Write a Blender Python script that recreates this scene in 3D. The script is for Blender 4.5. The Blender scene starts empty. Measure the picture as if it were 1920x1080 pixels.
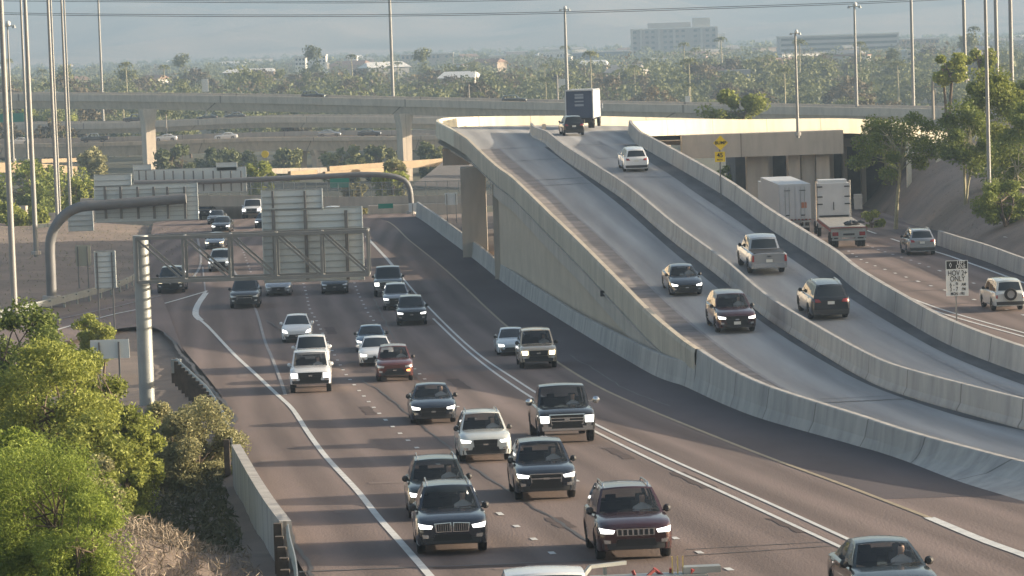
import bpy, bmesh, math, random
import numpy as np
from mathutils import Vector, Matrix
from mathutils.bvhtree import BVHTree

sc = bpy.context.scene
COL = sc.collection

# ---------------------------------------------------------------- camera
CZ = 18.0                 # height of the traffic camera above the datum
FPX = 6000.0              # focal length in photograph pixels
PITCH = math.atan((540 - 85) / FPX)
ROLL = 0.033
_f = Vector((0, math.cos(PITCH), -math.sin(PITCH)))
_r0 = Vector((1, 0, 0)); _u0 = Vector((0, math.sin(PITCH), math.cos(PITCH)))
_R = math.cos(ROLL) * _r0 - math.sin(ROLL) * _u0
_U = math.cos(ROLL) * _u0 + math.sin(ROLL) * _r0
cam_d = bpy.data.cameras.new('camera'); cam = bpy.data.objects.new('camera', cam_d); COL.objects.link(cam)
cam_d.sensor_width = 36; cam_d.lens = 36 * FPX / 1920
cam_d.clip_start = 1; cam_d.clip_end = 30000
m3 = Matrix((_R, _U, -_f)).transposed()
cam.matrix_world = Matrix.Translation((0, 0, CZ)) @ m3.to_4x4()
sc.camera = cam

# ---------------------------------------------------------------- sky, sun, exposure
SUN_EL = math.radians(12.0); SUN_AZ = math.radians(4.0)       # from straight right, a little beyond the camera plane
w = bpy.data.worlds.new('World'); sc.world = w; w.use_nodes = True
nt = w.node_tree; bg = nt.nodes['Background']
sky = nt.nodes.new('ShaderNodeTexSky'); sky.sky_type = 'NISHITA'; sky.sun_disc = False
sky.sun_elevation = SUN_EL; sky.sun_rotation = math.pi / 2 - SUN_AZ
sky.dust_density = 4.0; sky.air_density = 1.0; sky.ozone_density = 0.3
nt.links.new(sky.outputs[0], bg.inputs[0]); bg.inputs[1].default_value = 0.098
sd = bpy.data.lights.new('sun', 'SUN'); sun = bpy.data.objects.new('sun', sd); COL.objects.link(sun)
sd.energy = 4.6; sd.angle = math.radians(0.5); sd.color = (1.0, 0.84, 0.64)
sdir = Vector((math.cos(SUN_EL) * math.cos(SUN_AZ), math.cos(SUN_EL) * math.sin(SUN_AZ), math.sin(SUN_EL)))
sun.rotation_euler = sdir.to_track_quat('Z', 'Y').to_euler(); sun.location = (60, 0, 60)
sc.view_settings.view_transform = 'Standard'; sc.view_settings.look = 'None'
sc.view_settings.exposure = 1.62; sc.view_settings.gamma = 1.0
HAZE = 0.00036
sc.cycles.volume_bounces = 0; sc.cycles.max_bounces = 6; sc.cycles.transparent_max_bounces = 12

# ---------------------------------------------------------------- helpers
def ray(u, v):
    d = _f + _R * ((u - 960) / FPX) + _U * ((540 - v) / FPX)
    return d / d.y
def P(u, v, Y):
    d = ray(u, v); return Vector((d.x * Y, Y, CZ + d.z * Y))
def interp(x, xs, ys):
    return float(np.interp(x, xs, ys))
def hit(u, v, zf, dz=0.0, y0=45.0, y1=1500.0):
    d = ray(u, v); Y = y0
    g = lambda t: CZ + t * d.z - zf(t) - dz
    a = y0; ga = g(a); b = a
    if ga <= 0: return Vector((d.x * a, a, zf(a) + dz))
    while b < y1:
        b += 4.0
        if g(b) <= 0: break
        a = b
    for _ in range(30):
        m = (a + b) / 2
        if g(m) > 0: a = m
        else: b = m
    return Vector((d.x * a, a, CZ + d.z * a))
def pz(table):
    xs = [t[0] for t in table]; ys = [t[1] + CZ for t in table]
    # smooth the table
    X = np.arange(xs[0], xs[-1], 2.0); Yv = np.interp(X, xs, ys)
    k = 9; pad = np.pad(Yv, k, mode='edge'); ker = np.ones(2 * k + 1) / (2 * k + 1)
    S = np.convolve(pad, ker, 'valid')
    return lambda t: float(np.interp(t, X, S))
z_main = pz([(0, -8.5), (55, -11.3), (70, -12.1), (85, -12.95), (105, -13.95), (135, -15.3), (155, -16.0), (180, -16.7), (205, -17.1), (240, -17.3), (320, -17.3), (345, -17.6), (380, -19.5), (420, -22), (700, -22)])
z_ramp = pz([(0, -12.9), (85, -13.2), (105, -13.95), (125, -14.5), (143, -14.75), (155, -14.5), (170, -13.6), (185, -12.75), (200, -11.8), (231, -9.8), (262, -8.25), (290, -7.75), (320, -7.7), (700, -7.7)])
z_east = pz([(0, -14.5), (150, -14.6), (215, -14.8), (250, -15.7), (280, -16.6), (330, -17.4), (700, -19)])

def rs(pts, n):
    """resample 3-D polyline with a Catmull-Rom pass, n points"""
    p = [Vector(q) for q in pts]
    out = []
    for i in range(len(p) - 1):
        a = p[max(i - 1, 0)]; b = p[i]; c = p[i + 1]; d = p[min(i + 2, len(p) - 1)]
        L = (c - b).length; k = max(2, int(L / 1.0))
        t1 = (c - a) * 0.5 * L / max(((c - a).length * 0.5), 1e-6) if i > 0 else (c - b)
        t2 = (d - b) * 0.5 * L / max(((d - b).length * 0.5), 1e-6) if i < len(p) - 2 else (c - b)
        for j in range(k):
            t = j / k; h = t * t * t; s = t * t
            out.append((2*h-3*s+1)*b + (h-2*s+t)*t1 + (-2*h+3*s)*c + (h-s)*t2)
    out.append(p[-1])
    cum = [0]
    for i in range(1, len(out)): cum.append(cum[-1] + (out[i] - out[i-1]).length)
    T = np.linspace(0, cum[-1], n); A = np.array([tuple(o) for o in out])
    return [Vector((float(np.interp(t, cum, A[:, 0])), float(np.interp(t, cum, A[:, 1])), float(np.interp(t, cum, A[:, 2])))) for t in T]
def px_line(pix, zf, dz=0.0, step=2.0):
    p = [hit(u, v, zf, dz) for u, v in pix]
    L = sum((p[i+1] - p[i]).length for i in range(len(p) - 1))
    return rs(p, max(3, int(L / step)))

class MB:
    def __init__(s): s.v = []; s.f = []; s.m = []
    def add(s, vs, fs, m=0):
        b = len(s.v); s.v += [tuple(x) for x in vs]
        for f in fs: s.f.append(tuple(b + i for i in f)); s.m.append(m)
        return s
    def box(s, c, d, rz=0.0, m=0, M=None):
        x, y, z = d[0] / 2, d[1] / 2, d[2] / 2
        vs = [Vector((a, b, e)) for e in (-z, z) for a, b in ((-x, -y), (x, -y), (x, y), (-x, y))]
        R = Matrix.Rotation(rz, 3, 'Z') if rz else None
        vs = [(R @ q if R else q) for q in vs]
        if M is not None: vs = [M @ (q + Vector(c)) for q in vs]
        else: vs = [q + Vector(c) for q in vs]
        return s.add(vs, [(0, 3, 2, 1), (4, 5, 6, 7), (0, 1, 5, 4), (1, 2, 6, 5), (2, 3, 7, 6), (3, 0, 4, 7)], m)
    def tube(s, pts, rad, seg=12, m=0, cap=True):
        pts = [Vector(p) for p in pts]
        if not hasattr(rad, '__len__'): rad = [rad] * len(pts)
        vs = []; up = Vector((0.0, 0.0, 1.0))
        t0 = (pts[1] - pts[0]).normalized()
        if abs(t0.z) > 0.9: up = Vector((0, 1, 0))
        a = t0.cross(up).normalized()
        for i, p in enumerate(pts):
            t = (pts[min(i + 1, len(pts) - 1)] - pts[max(i - 1, 0)]).normalized()
            a = (a - t * a.dot(t)).normalized(); b = t.cross(a)
            for k in range(seg):
                th = 2 * math.pi * k / seg
                vs.append(p + (a * math.cos(th) + b * math.sin(th)) * rad[i])
        fs = []
        for i in range(len(pts) - 1):
            for k in range(seg):
                fs.append((i * seg + k, i * seg + (k + 1) % seg, (i + 1) * seg + (k + 1) % seg, (i + 1) * seg + k))
        if cap:
            fs.append(tuple(range(seg - 1, -1, -1))); fs.append(tuple((len(pts) - 1) * seg + k for k in range(seg)))
        return s.add(vs, fs, m)
    def bar(s, a, b, w_, h_=None, m=0):
        """square bar from a to b"""
        h_ = h_ or w_; a = Vector(a); b = Vector(b); t = (b - a).normalized()
        up = Vector((0, 0, 1)) if abs(t.z) < 0.95 else Vector((0, 1, 0))
        x = t.cross(up).normalized() * w_ / 2; y = x.cross(t).normalized() * h_ / 2
        vs = [a - x - y, a + x - y, a + x + y, a - x + y, b - x - y, b + x - y, b + x + y, b - x + y]
        return s.add(vs, [(0, 1, 2, 3), (7, 6, 5, 4), (0, 4, 5, 1), (1, 5, 6, 2), (2, 6, 7, 3), (3, 7, 4, 0)], m)
    def sweep(s, pts, prof, m=0, closed=True, cap=True):
        """prof: list of (side, up) ; side is to the right of the travel direction; mats by segment if m is list"""
        pts = [Vector(p) for p in pts]; n = len(prof); vs = []
        for i, p in enumerate(pts):
            t = (pts[min(i + 1, len(pts) - 1)] - pts[max(i - 1, 0)]); t.z = 0; t.normalize()
            sdv = Vector((t.y, -t.x, 0))
            for a, b in prof: vs.append(p + sdv * a + Vector((0, 0, b)))
        b0 = len(s.v); s.v += [tuple(x) for x in vs]
        segs = n if closed else n - 1
        for i in range(len(pts) - 1):
            for k in range(segs):
                k2 = (k + 1) % n
                s.f.append((b0 + i*n + k, b0 + (i+1)*n + k, b0 + (i+1)*n + k2, b0 + i*n + k2))
                s.m.append(m[k] if hasattr(m, '__len__') else m)
        if cap and closed:
            s.f.append(tuple(b0 + k for k in range(n))); s.m.append(0)
            s.f.append(tuple(b0 + (len(pts)-1)*n + k for k in range(n - 1, -1, -1))); s.m.append(0)
        return s
    def ribbon(s, A, B, m=0):
        n = min(len(A), len(B)); b0 = len(s.v)
        for i in range(n): s.v.append(tuple(A[i])); s.v.append(tuple(B[i]))
        for i in range(n - 1):
            s.f.append((b0 + 2*i, b0 + 2*i + 1, b0 + 2*i + 3, b0 + 2*i + 2)); s.m.append(m)
        return s
    def xf(s, M):
        s.v = [tuple(M @ Vector(v)) for v in s.v]; return s
    def build(s, name, mats, parent=None, smooth=False, origin=True):
        me = bpy.data.meshes.new(name)
        vs = s.v; off = Vector((0, 0, 0))
        if parent is None and origin and vs:
            A = np.array(vs); lo = A.min(0); hi = A.max(0)
            off = Vector(((lo[0] + hi[0]) / 2, (lo[1] + hi[1]) / 2, lo[2]))
            vs = (A - np.array(off)).tolist()
        elif parent is not None and 'base' in parent:
            off = Vector(parent['base']); A = np.array(vs) - np.array(off); vs = A.tolist(); off = Vector((0, 0, 0))
        me.from_pydata(vs, [], s.f)
        mats = mats if isinstance(mats, (list, tuple)) else [mats]
        for q in mats: me.materials.append(q)
        if len(mats) > 1: me.polygons.foreach_set('material_index', s.m)
        if smooth:
            me.polygons.foreach_set('use_smooth', [True] * len(me.polygons))
            if smooth is not True: me.set_sharp_from_angle(angle=math.radians(smooth))
        me.update()
        o = bpy.data.objects.new(name, me); COL.objects.link(o); o.location = off
        if parent is not None: o.parent = parent
        return o
def tag(o, label=None, cat=None, group=None, kind=None):
    if label: o['label'] = label
    if cat: o['category'] = cat
    if group: o['group'] = group
    if kind: o['kind'] = kind
    return o
def empty(name, loc, label=None, cat=None, group=None, rz=0.0, world=True):
    """world=True: parts are given in world coordinates and shifted to this base"""
    o = bpy.data.objects.new(name, None); COL.objects.link(o); o.location = loc; o.rotation_euler = (0, 0, rz)
    o.empty_display_size = 0.5
    if world: o['base'] = tuple(loc)
    return tag(o, label, cat, group)
def copy_tree(o, parent=None):
    c = o.copy(); COL.objects.link(c)
    if parent is not None: c.parent = parent
    for ch in o.children: copy_tree(ch, c)
    return c
def lat_attr(o, fn):
    at = o.data.attributes.new('lat', 'FLOAT', 'POINT'); bx = o.get('base', (0, 0, 0)); ofs = Vector(o.parent['base']) if o.parent else Vector((0, 0, 0))
    at.data.foreach_set('value', [v.co.x + ofs.x - fn(v.co.y + ofs.y) for v in o.data.vertices]); return o
def struct(name, mb, mt, smooth=False):
    o = mb.build(name, mt, None, smooth, origin=False); o['kind'] = 'structure'; return o

# ---------------------------------------------------------------- materials
def mat(name, col, rough=0.7, metal=0.0, var=0.0, scale=1.0, stretch=(1, 1, 1), bump=0.0, bscale=8.0, col2=None, spec=0.5, coat=0.0, spots=None, emit=None, estr=1.0, joints=0.0, lanes=False):
    m = bpy.data.materials.new(name); m.use_nodes = True; t = m.node_tree; b = t.nodes['Principled BSDF']
    N = t.nodes.new; L = t.links.new
    b.inputs['Roughness'].default_value = rough; b.inputs['Metallic'].default_value = metal
    b.inputs['Specular IOR Level'].default_value = spec
    if coat: b.inputs['Coat Weight'].default_value = coat; b.inputs['Coat Roughness'].default_value = 0.05
    c4 = (*col, 1); b.inputs['Base Color'].default_value = c4
    if emit: b.inputs['Emission Color'].default_value = (*emit, 1); b.inputs['Emission Strength'].default_value = estr
    if var or col2 or bump or spots:
        tc = N('ShaderNodeTexCoord'); mp = N('ShaderNodeMapping'); mp.inputs['Scale'].default_value = stretch
        L(tc.outputs['Object'], mp.inputs[0])
    if var or col2 or spots:
        c2 = col2 or tuple(max(0, x * (1 - var)) for x in col)
        nz = N('ShaderNodeTexNoise'); nz.inputs['Scale'].default_value = scale; nz.inputs['Detail'].default_value = 7
        nz.inputs['Roughness'].default_value = 0.62
        L(mp.outputs[0], nz.inputs[0])
        rp = N('ShaderNodeValToRGB'); rp.color_ramp.elements[0].position = 0.33; rp.color_ramp.elements[1].position = 0.67
        rp.color_ramp.elements[0].color = (*c2, 1); rp.color_ramp.elements[1].color = c4
        L(nz.outputs[0], rp.inputs[0]); out = rp.outputs[0]
        if spots:
            sc_, thr, amt = spots
            n2 = N('ShaderNodeTexNoise'); n2.inputs['Scale'].default_value = sc_; n2.inputs['Detail'].default_value = 4
            L(mp.outputs[0], n2.inputs[0])
            r2 = N('ShaderNodeValToRGB'); r2.color_ramp.elements[0].position = thr; r2.color_ramp.elements[1].position = thr + 0.12
            r2.color_ramp.elements[0].color = (1, 1, 1, 1); r2.color_ramp.elements[1].color = (amt, amt, amt, 1)
            L(n2.outputs[0], r2.inputs[0])
            mx = N('ShaderNodeMix'); mx.data_type = 'RGBA'; mx.blend_type = 'MULTIPLY'; mx.inputs[0].default_value = 1
            L(out, mx.inputs[6]); L(r2.outputs[0], mx.inputs[7]); out = mx.outputs[2]
        L(out, b.inputs['Base Color'])
    if lanes:
        at = N('ShaderNodeAttribute'); at.attribute_name = 'lat'
        n1 = N('ShaderNodeMath'); n1.operation = 'MULTIPLY'; n1.inputs[1].default_value = 2 * math.pi / 1.83; L(at.outputs['Fac'], n1.inputs[0])
        n2 = N('ShaderNodeMath'); n2.operation = 'COSINE'; L(n1.outputs[0], n2.inputs[0])
        cx = N('ShaderNodeCombineXYZ'); sp = N('ShaderNodeSeparateXYZ'); L(tc.outputs['Object'], sp.inputs[0]); m1 = N('ShaderNodeMath'); m1.operation = 'MULTIPLY'; m1.inputs[1].default_value = .035; L(sp.outputs[1], m1.inputs[0])
        L(at.outputs['Fac'], cx.inputs[0]); L(m1.outputs[0], cx.inputs[1]); n3 = N('ShaderNodeTexNoise'); n3.inputs['Scale'].default_value = 1.3; n3.inputs['Detail'].default_value = 5; L(cx.outputs[0], n3.inputs[0])
        n4 = N('ShaderNodeMath'); n4.operation = 'MULTIPLY_ADD'; n4.inputs[1].default_value = .22; L(n2.outputs[0], n4.inputs[0]); L(n3.outputs[0], n4.inputs[2])
        r3 = N('ShaderNodeMapRange'); r3.inputs[1].default_value = .2; r3.inputs[2].default_value = .85; r3.inputs[3].default_value = lanes; r3.inputs[4].default_value = 1.08; L(n4.outputs[0], r3.inputs[0])
        mx3 = N('ShaderNodeMix'); mx3.data_type = 'RGBA'; mx3.blend_type = 'MULTIPLY'; mx3.inputs[0].default_value = 1; L(out, mx3.inputs[6]); L(r3.outputs[0], mx3.inputs[7]); L(mx3.outputs[2], b.inputs['Base Color']); out = mx3.outputs[2]
    if joints:
        sp = N('ShaderNodeSeparateXYZ'); L(tc.outputs['Object'], sp.inputs[0]); a1 = N('ShaderNodeMath'); a1.operation = 'ADD'; L(sp.outputs[0], a1.inputs[0]); L(sp.outputs[1], a1.inputs[1])
        a2 = N('ShaderNodeMath'); a2.operation = 'DIVIDE'; a2.inputs[1].default_value = joints; L(a1.outputs[0], a2.inputs[0]); a3 = N('ShaderNodeMath'); a3.operation = 'FRACT'; L(a2.outputs[0], a3.inputs[0])
        a4 = N('ShaderNodeMath'); a4.operation = 'LESS_THAN'; a4.inputs[1].default_value = .10 / joints; L(a3.outputs[0], a4.inputs[0])
        mj = N('ShaderNodeMix'); mj.data_type = 'RGBA'; mj.blend_type = 'MULTIPLY'; mj.inputs[7].default_value = (.5, .49, .48, 1); L(a4.outputs[0], mj.inputs[0]); L(out, mj.inputs[6])
        # rain streaks running down from the top edge
        ms = N('ShaderNodeMapping'); ms.inputs['Scale'].default_value = (1.1, 1.1, .2); L(tc.outputs['Object'], ms.inputs[0]); ns = N('ShaderNodeTexNoise'); ns.inputs['Scale'].default_value = 1.4; ns.inputs['Detail'].default_value = 8; L(ms.outputs[0], ns.inputs[0])
        rs_ = N('ShaderNodeMapRange'); rs_.inputs[1].default_value = .42; rs_.inputs[2].default_value = .7; rs_.inputs[3].default_value = 1.03; rs_.inputs[4].default_value = .84; L(ns.outputs[0], rs_.inputs[0])
        m5 = N('ShaderNodeMix'); m5.data_type = 'RGBA'; m5.blend_type = 'MULTIPLY'; m5.inputs[0].default_value = 1; L(mj.outputs[2], m5.inputs[6]); L(rs_.outputs[0], m5.inputs[7]); L(m5.outputs[2], b.inputs['Base Color'])
    if bump:
        nb = N('ShaderNodeTexNoise'); nb.inputs['Scale'].default_value = bscale; nb.inputs['Detail'].default_value = 5
        L(mp.outputs[0], nb.inputs[0])
        bp = N('ShaderNodeBump'); bp.inputs['Strength'].default_value = bump; bp.inputs['Distance'].default_value = 0.05
        L(nb.outputs[0], bp.inputs['Height']); L(bp.outputs[0], b.inputs['Normal'])
    return m
def glass_mat(name, tint=(0.02, 0.025, 0.03), fac=0.35):
    m = bpy.data.materials.new(name); m.use_nodes = True; t = m.node_tree; b = t.nodes['Principled BSDF']
    b.inputs['Base Color'].default_value = (*tint, 1); b.inputs['Roughness'].default_value = 0.04
    if fac > 0:
        tr = t.nodes.new('ShaderNodeBsdfTransparent'); mx = t.nodes.new('ShaderNodeMixShader'); mx.inputs[0].default_value = fac
        out = t.nodes['Material Output']
        t.links.new(b.outputs[0], mx.inputs[1]); t.links.new(tr.outputs[0], mx.inputs[2]); t.links.new(mx.outputs[0], out.inputs[0])
    return m
def leaf_mat(name, c1, c2, trans=0.35, ns=0.8, wi=1.0):
    m = bpy.data.materials.new(name); m.use_nodes = True; t = m.node_tree; b = t.nodes['Principled BSDF']
    N = t.nodes.new; L = t.links.new
    g = N('ShaderNodeNewGeometry'); tc = N('ShaderNodeTexCoord'); nz = N('ShaderNodeTexNoise'); nz.inputs['Scale'].default_value = ns
    oi = N('ShaderNodeObjectInfo')
    L(tc.outputs['Object'], nz.inputs[0])
    ad = N('ShaderNodeMath'); ad.operation = 'ADD'; wm = N('ShaderNodeMath'); wm.operation = 'MULTIPLY_ADD'; wm.inputs[1].default_value = wi; wm.inputs[2].default_value = (1 - wi) / 2; L(g.outputs['Random Per Island'], wm.inputs[0]); L(wm.outputs[0], ad.inputs[0]); L(nz.outputs[0], ad.inputs[1])
    a2 = N('ShaderNodeMath'); a2.operation = 'ADD'; L(ad.outputs[0], a2.inputs[0]); L(oi.outputs['Random'], a2.inputs[1])
    mr = N('ShaderNodeMapRange'); mr.inputs[1].default_value = 0.5; mr.inputs[2].default_value = 2.0; L(a2.outputs[0], mr.inputs[0])
    mx = N('ShaderNodeMix'); mx.data_type = 'RGBA'; mx.inputs[6].default_value = (*c1, 1); mx.inputs[7].default_value = (*c2, 1)
    L(mr.outputs[0], mx.inputs[0]); L(mx.outputs[2], b.inputs['Base Color'])
    b.inputs['Roughness'].default_value = 0.6; b.inputs['Specular IOR Level'].default_value = 0.25
    tl = N('ShaderNodeBsdfTranslucent'); L(mx.outputs[2], tl.inputs[0])
    ms = N('ShaderNodeMixShader'); ms.inputs[0].default_value = trans
    L(b.outputs[0], ms.inputs[1]); L(tl.outputs[0], ms.inputs[2]); L(ms.outputs[0], t.nodes['Material Output'].inputs[0])
    return m

M_ASPH = mat('asphalt', (0.205, 0.160, 0.146), 0.9, spec=0.2, lanes=.66, var=0.2, scale=0.12, stretch=(1, 0.3, 1), bump=0.25, bscale=14, spots=(0.9, 0.68, 0.82))
M_CRACK = mat('crack sealant', (0.055, 0.05, 0.05), 0.6, var=0.2, scale=3)
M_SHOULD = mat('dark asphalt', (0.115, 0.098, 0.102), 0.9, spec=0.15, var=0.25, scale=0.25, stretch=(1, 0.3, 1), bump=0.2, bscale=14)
M_WHITE = mat('white road paint', (0.62, 0.62, 0.60), 0.6, var=0.25, scale=2.0)
M_FADED = mat('worn white road paint', (0.30, 0.29, 0.29), 0.7, var=0.35, scale=1.5)
M_YELL = mat('worn yellow road paint', (0.36, 0.29, 0.19), 0.7, var=0.3, scale=1.5)
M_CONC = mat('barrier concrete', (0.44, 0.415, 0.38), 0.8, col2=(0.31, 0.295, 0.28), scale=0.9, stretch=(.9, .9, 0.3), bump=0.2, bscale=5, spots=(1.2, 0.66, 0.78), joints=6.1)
M_CONC2 = mat('bridge concrete', (0.50, 0.435, 0.365), 0.85, joints=14.0, col2=(0.42, 0.37, 0.31), scale=0.35, stretch=(1, 1, 0.5), bump=0.15, bscale=3)
M_CONCS = mat('shaded parapet concrete', (0.52, 0.45, 0.35), 0.8, col2=(0.42, 0.365, 0.285), scale=0.6, stretch=(1,1,.4), joints=7.3, bump=.2)  # darker parapet copy, shade of the straight run put into the colour
M_CONCL = mat('pale parapet concrete', (0.64, 0.60, 0.47), 0.8, joints=9.0, col2=(0.57, 0.53, 0.42), scale=0.4, stretch=(1,1,.4))  # paler parapet copy, sunlight of the crest curve put into the colour
M_DECK = mat('ramp concrete', (0.38, 0.375, 0.37), 0.8, spec=0.2, lanes=.76, col2=(0.30, 0.297, 0.295), scale=0.35, stretch=(1.4, 0.12, 1), bump=0.15, bscale=10, spots=(0.7, 0.66, 0.85))
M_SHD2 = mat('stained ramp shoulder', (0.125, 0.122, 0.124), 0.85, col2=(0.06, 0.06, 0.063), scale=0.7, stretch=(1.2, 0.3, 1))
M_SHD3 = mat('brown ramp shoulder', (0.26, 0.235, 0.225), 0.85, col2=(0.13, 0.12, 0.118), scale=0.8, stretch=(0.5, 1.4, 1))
M_DIRT = mat('gravel ground', (0.235, 0.178, 0.142), 0.95, col2=(0.14, 0.108, 0.088), scale=0.12, bump=0.6, bscale=1.5, spots=(0.25, 0.62, 0.7))
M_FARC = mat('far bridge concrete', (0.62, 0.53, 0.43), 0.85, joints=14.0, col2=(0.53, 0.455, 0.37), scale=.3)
M_TANW = mat('tan ramp wall', (0.28, 0.215, 0.14), 0.85, col2=(0.22, 0.17, 0.11), scale=.3)
M_STEEL = mat('galvanised steel', (0.33, 0.35, 0.345), 0.5, metal=0.4, var=0.2, scale=1.0)
M_POLE = mat('light pole steel', (0.27, 0.27, 0.26), 0.55, metal=0.25, var=0.15, scale=0.7)
M_DSTEEL = mat('weathered steel tube', (0.19, 0.19, 0.19), 0.6, metal=0.2, var=0.2, scale=1.0)
M_DARK = mat('dark trim', (0.02, 0.02, 0.022), 0.5)
M_BLACK = mat('tyre rubber', (0.015, 0.015, 0.016), 0.85)
M_SIGNB = mat('sign back aluminium', (0.60, 0.64, 0.63), 0.6, metal=0.0, var=0.12, scale=0.5)
M_TRUSS = mat('grey truss steel', (0.24, 0.245, 0.24), 0.55, metal=0.3, var=0.2, scale=1.0)
M_WOOD = mat('weathered wood', (0.09, 0.07, 0.055), 0.9, var=0.4, scale=3)
M_YSIGN = mat('yellow sign face', (0.75, 0.52, 0.02), 0.5)
M_WSIGN = mat('white sign face', (0.62, 0.64, 0.63), 0.5)
M_BSIGN = mat('black sign legend', (0.015, 0.015, 0.015), 0.6)
M_GSIGN = mat('green sign face', (0.01, 0.20, 0.14), 0.5)
# ================================================================ road network
def on_main(pix, dz=0.0, step=2.0): return px_line(pix, z_main, dz, step)
def on_ramp(pix, dz=0.0, step=2.0): return px_line(pix, z_ramp, dz, step)
def on_east(pix, dz=0.0, step=2.0): return px_line(pix, z_east, dz, step)
def zlerp_line(pts):
    A = np.array([(p.x, p.y, p.z) for p in pts]); o = np.argsort(A[:, 1]); A = A[o]
    return lambda y: float(np.interp(y, A[:, 1], A[:, 0]))
def off(pts, d, dz=0.0):
    out = []
    for i, p in enumerate(pts):
        t = pts[min(i + 1, len(pts) - 1)] - pts[max(i - 1, 0)]; t.z = 0; t.normalize()
        out.append(Vector((p.x + t.y * d, p.y - t.x * d, p.z + dz)))
    return out

# ---- pixel traced lines (photograph pixels)
px_barbase = [(779, 406), (830, 442), (890, 487), (950, 535), (1075, 615), (1170, 672), (1245, 712), (1335, 737), (1395, 765), (1525, 810), (1677, 857), (1802, 904), (1920, 940), (2200, 1035), (2500, 1150)]
BAR = on_main(px_barbase)                                      # base of the long median barrier (near face), far -> near
px_parL = [(877, 260), (905, 287), (937, 315), (960, 331), (1027, 395), (1090, 455), (1175, 540), (1220, 585), (1280, 635), (1305, 652), (1370, 692), (1435, 722), (1535, 755), (1615, 780), (1707, 810), (1825, 842), (1920, 866), (2200, 930), (2500, 1010)]
PARL = [p - Vector((0, 0, 0.9)) for p in px_line(px_parL, z_ramp, 0.9)]   # ramp surface along the left parapet
px_mid = [(1027, 270), (1060, 297), (1120, 337), (1180, 378), (1265, 450), (1360, 522), (1440, 592), (1532, 652), (1650, 720), (1725, 747), (1840, 780), (1920, 802), (2200, 870), (2500, 950)]
MID = on_ramp(px_mid)                                          # base, left face of the middle barrier
px_parR = [(1195, 272), (1245, 300), (1300, 332), (1365, 372), (1440, 427), (1515, 476), (1565, 510), (1600, 540), (1690, 597), (1775, 645), (1920, 702), (2200, 790), (2500, 880)]
PARR = on_ramp(px_parR)
# the curve at the top of the ramp: it swings to the right
top_out = [P(856, 245, 268), P(852, 243, 280), P(900, 240, 296), P(960, 240, 304), P(1060, 240, 309), P(1180, 241, 313), P(1400, 243, 320), P(1600, 243, 327), P(1780, 262, 333)]
def atz(p, z): return Vector((p.x, p.y, z))
def dtop(u, v, Y): q = P(u, v, Y); q.z -= 0.9; return q
OUTER = rs([dtop(*t) for t in ((877, 260, 262), (850, 243, 270), (830, 233, 277), (820, 227, 284), (826, 222.5, 291), (850, 220, 298), (930, 218, 304), (1060, 217, 308), (1180, 219, 312), (1400, 224, 318), (1600, 225, 325), (1700, 234, 328), (1780, 252, 331))], 90)
INNER = rs([PARR[0]] + [dtop(*t) for t in ((1177, 231, 284), (1184, 228, 289), (1230, 226, 293), (1320, 224, 298), (1400, 224, 301), (1600, 223, 308), (1700, 232, 311), (1750, 243, 313), (1790, 256, 315))], 80)

# ---- main freeway surface
px_left = [(640, 1180), (575, 1080), (528, 1000), (480, 900), (438, 800), (425, 760), (395, 715), (355, 668), (322, 625), (300, 592), (292, 570), (284, 540), (280, 480), (283, 440), (288, 418)]
LEFT = on_main(px_left)
xl = zlerp_line(LEFT); xr = zlerp_line(BAR)
mb = MB(); A = []; B = []
ys = [58 + 1.5 * i for i in range(230)]
NX = 16
rows = []
for y in ys:
    z = z_main(y); a = xl(y) if y > LEFT[0].y else LEFT[0].x; b = xr(max(y, BAR[-1].y)) + 0.3
    if y < BAR[-1].y: b = BAR[-1].x + 2
    rows.append([Vector((a + (b - a) * k / NX, y, z)) for k in range(NX + 1)])
vs = [p for r in rows for p in r]
mb.add(vs, [(i*(NX+1)+k, i*(NX+1)+k+1, (i+1)*(NX+1)+k+1, (i+1)*(NX+1)+k) for i in range(len(ys)-1) for k in range(NX)])
ROAD_MAIN = struct('road', mb, M_ASPH)
# slip road joining from the left
SLA = [hit(u, v, z_main) for u, v in ((300, 545), (262, 556), (215, 567), (150, 582), (95, 595), (0, 612), (-160, 640))]
SLB = [hit(u, v, z_main) for u, v in ((345, 660), (300, 615), (250, 612), (190, 624), (120, 640), (20, 655), (-150, 685))]
mb = MB(); A = rs(SLA, 40); B = rs(SLB, 40)
for p in A + B: p.z -= 0.03
mb.ribbon(A, B); struct('slip_road', mb, M_ASPH)
# dark right shoulder between the yellow line and the barrier
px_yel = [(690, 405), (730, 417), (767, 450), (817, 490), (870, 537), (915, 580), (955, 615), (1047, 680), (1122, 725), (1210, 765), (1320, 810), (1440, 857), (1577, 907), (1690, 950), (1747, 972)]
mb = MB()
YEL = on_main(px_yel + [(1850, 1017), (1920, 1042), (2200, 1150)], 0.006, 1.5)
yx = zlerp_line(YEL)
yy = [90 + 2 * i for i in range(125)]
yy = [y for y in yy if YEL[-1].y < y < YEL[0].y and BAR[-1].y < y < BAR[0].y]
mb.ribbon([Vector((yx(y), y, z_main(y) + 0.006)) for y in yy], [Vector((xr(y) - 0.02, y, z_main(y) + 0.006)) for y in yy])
struct('shoulder', mb, M_SHOULD)

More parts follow.
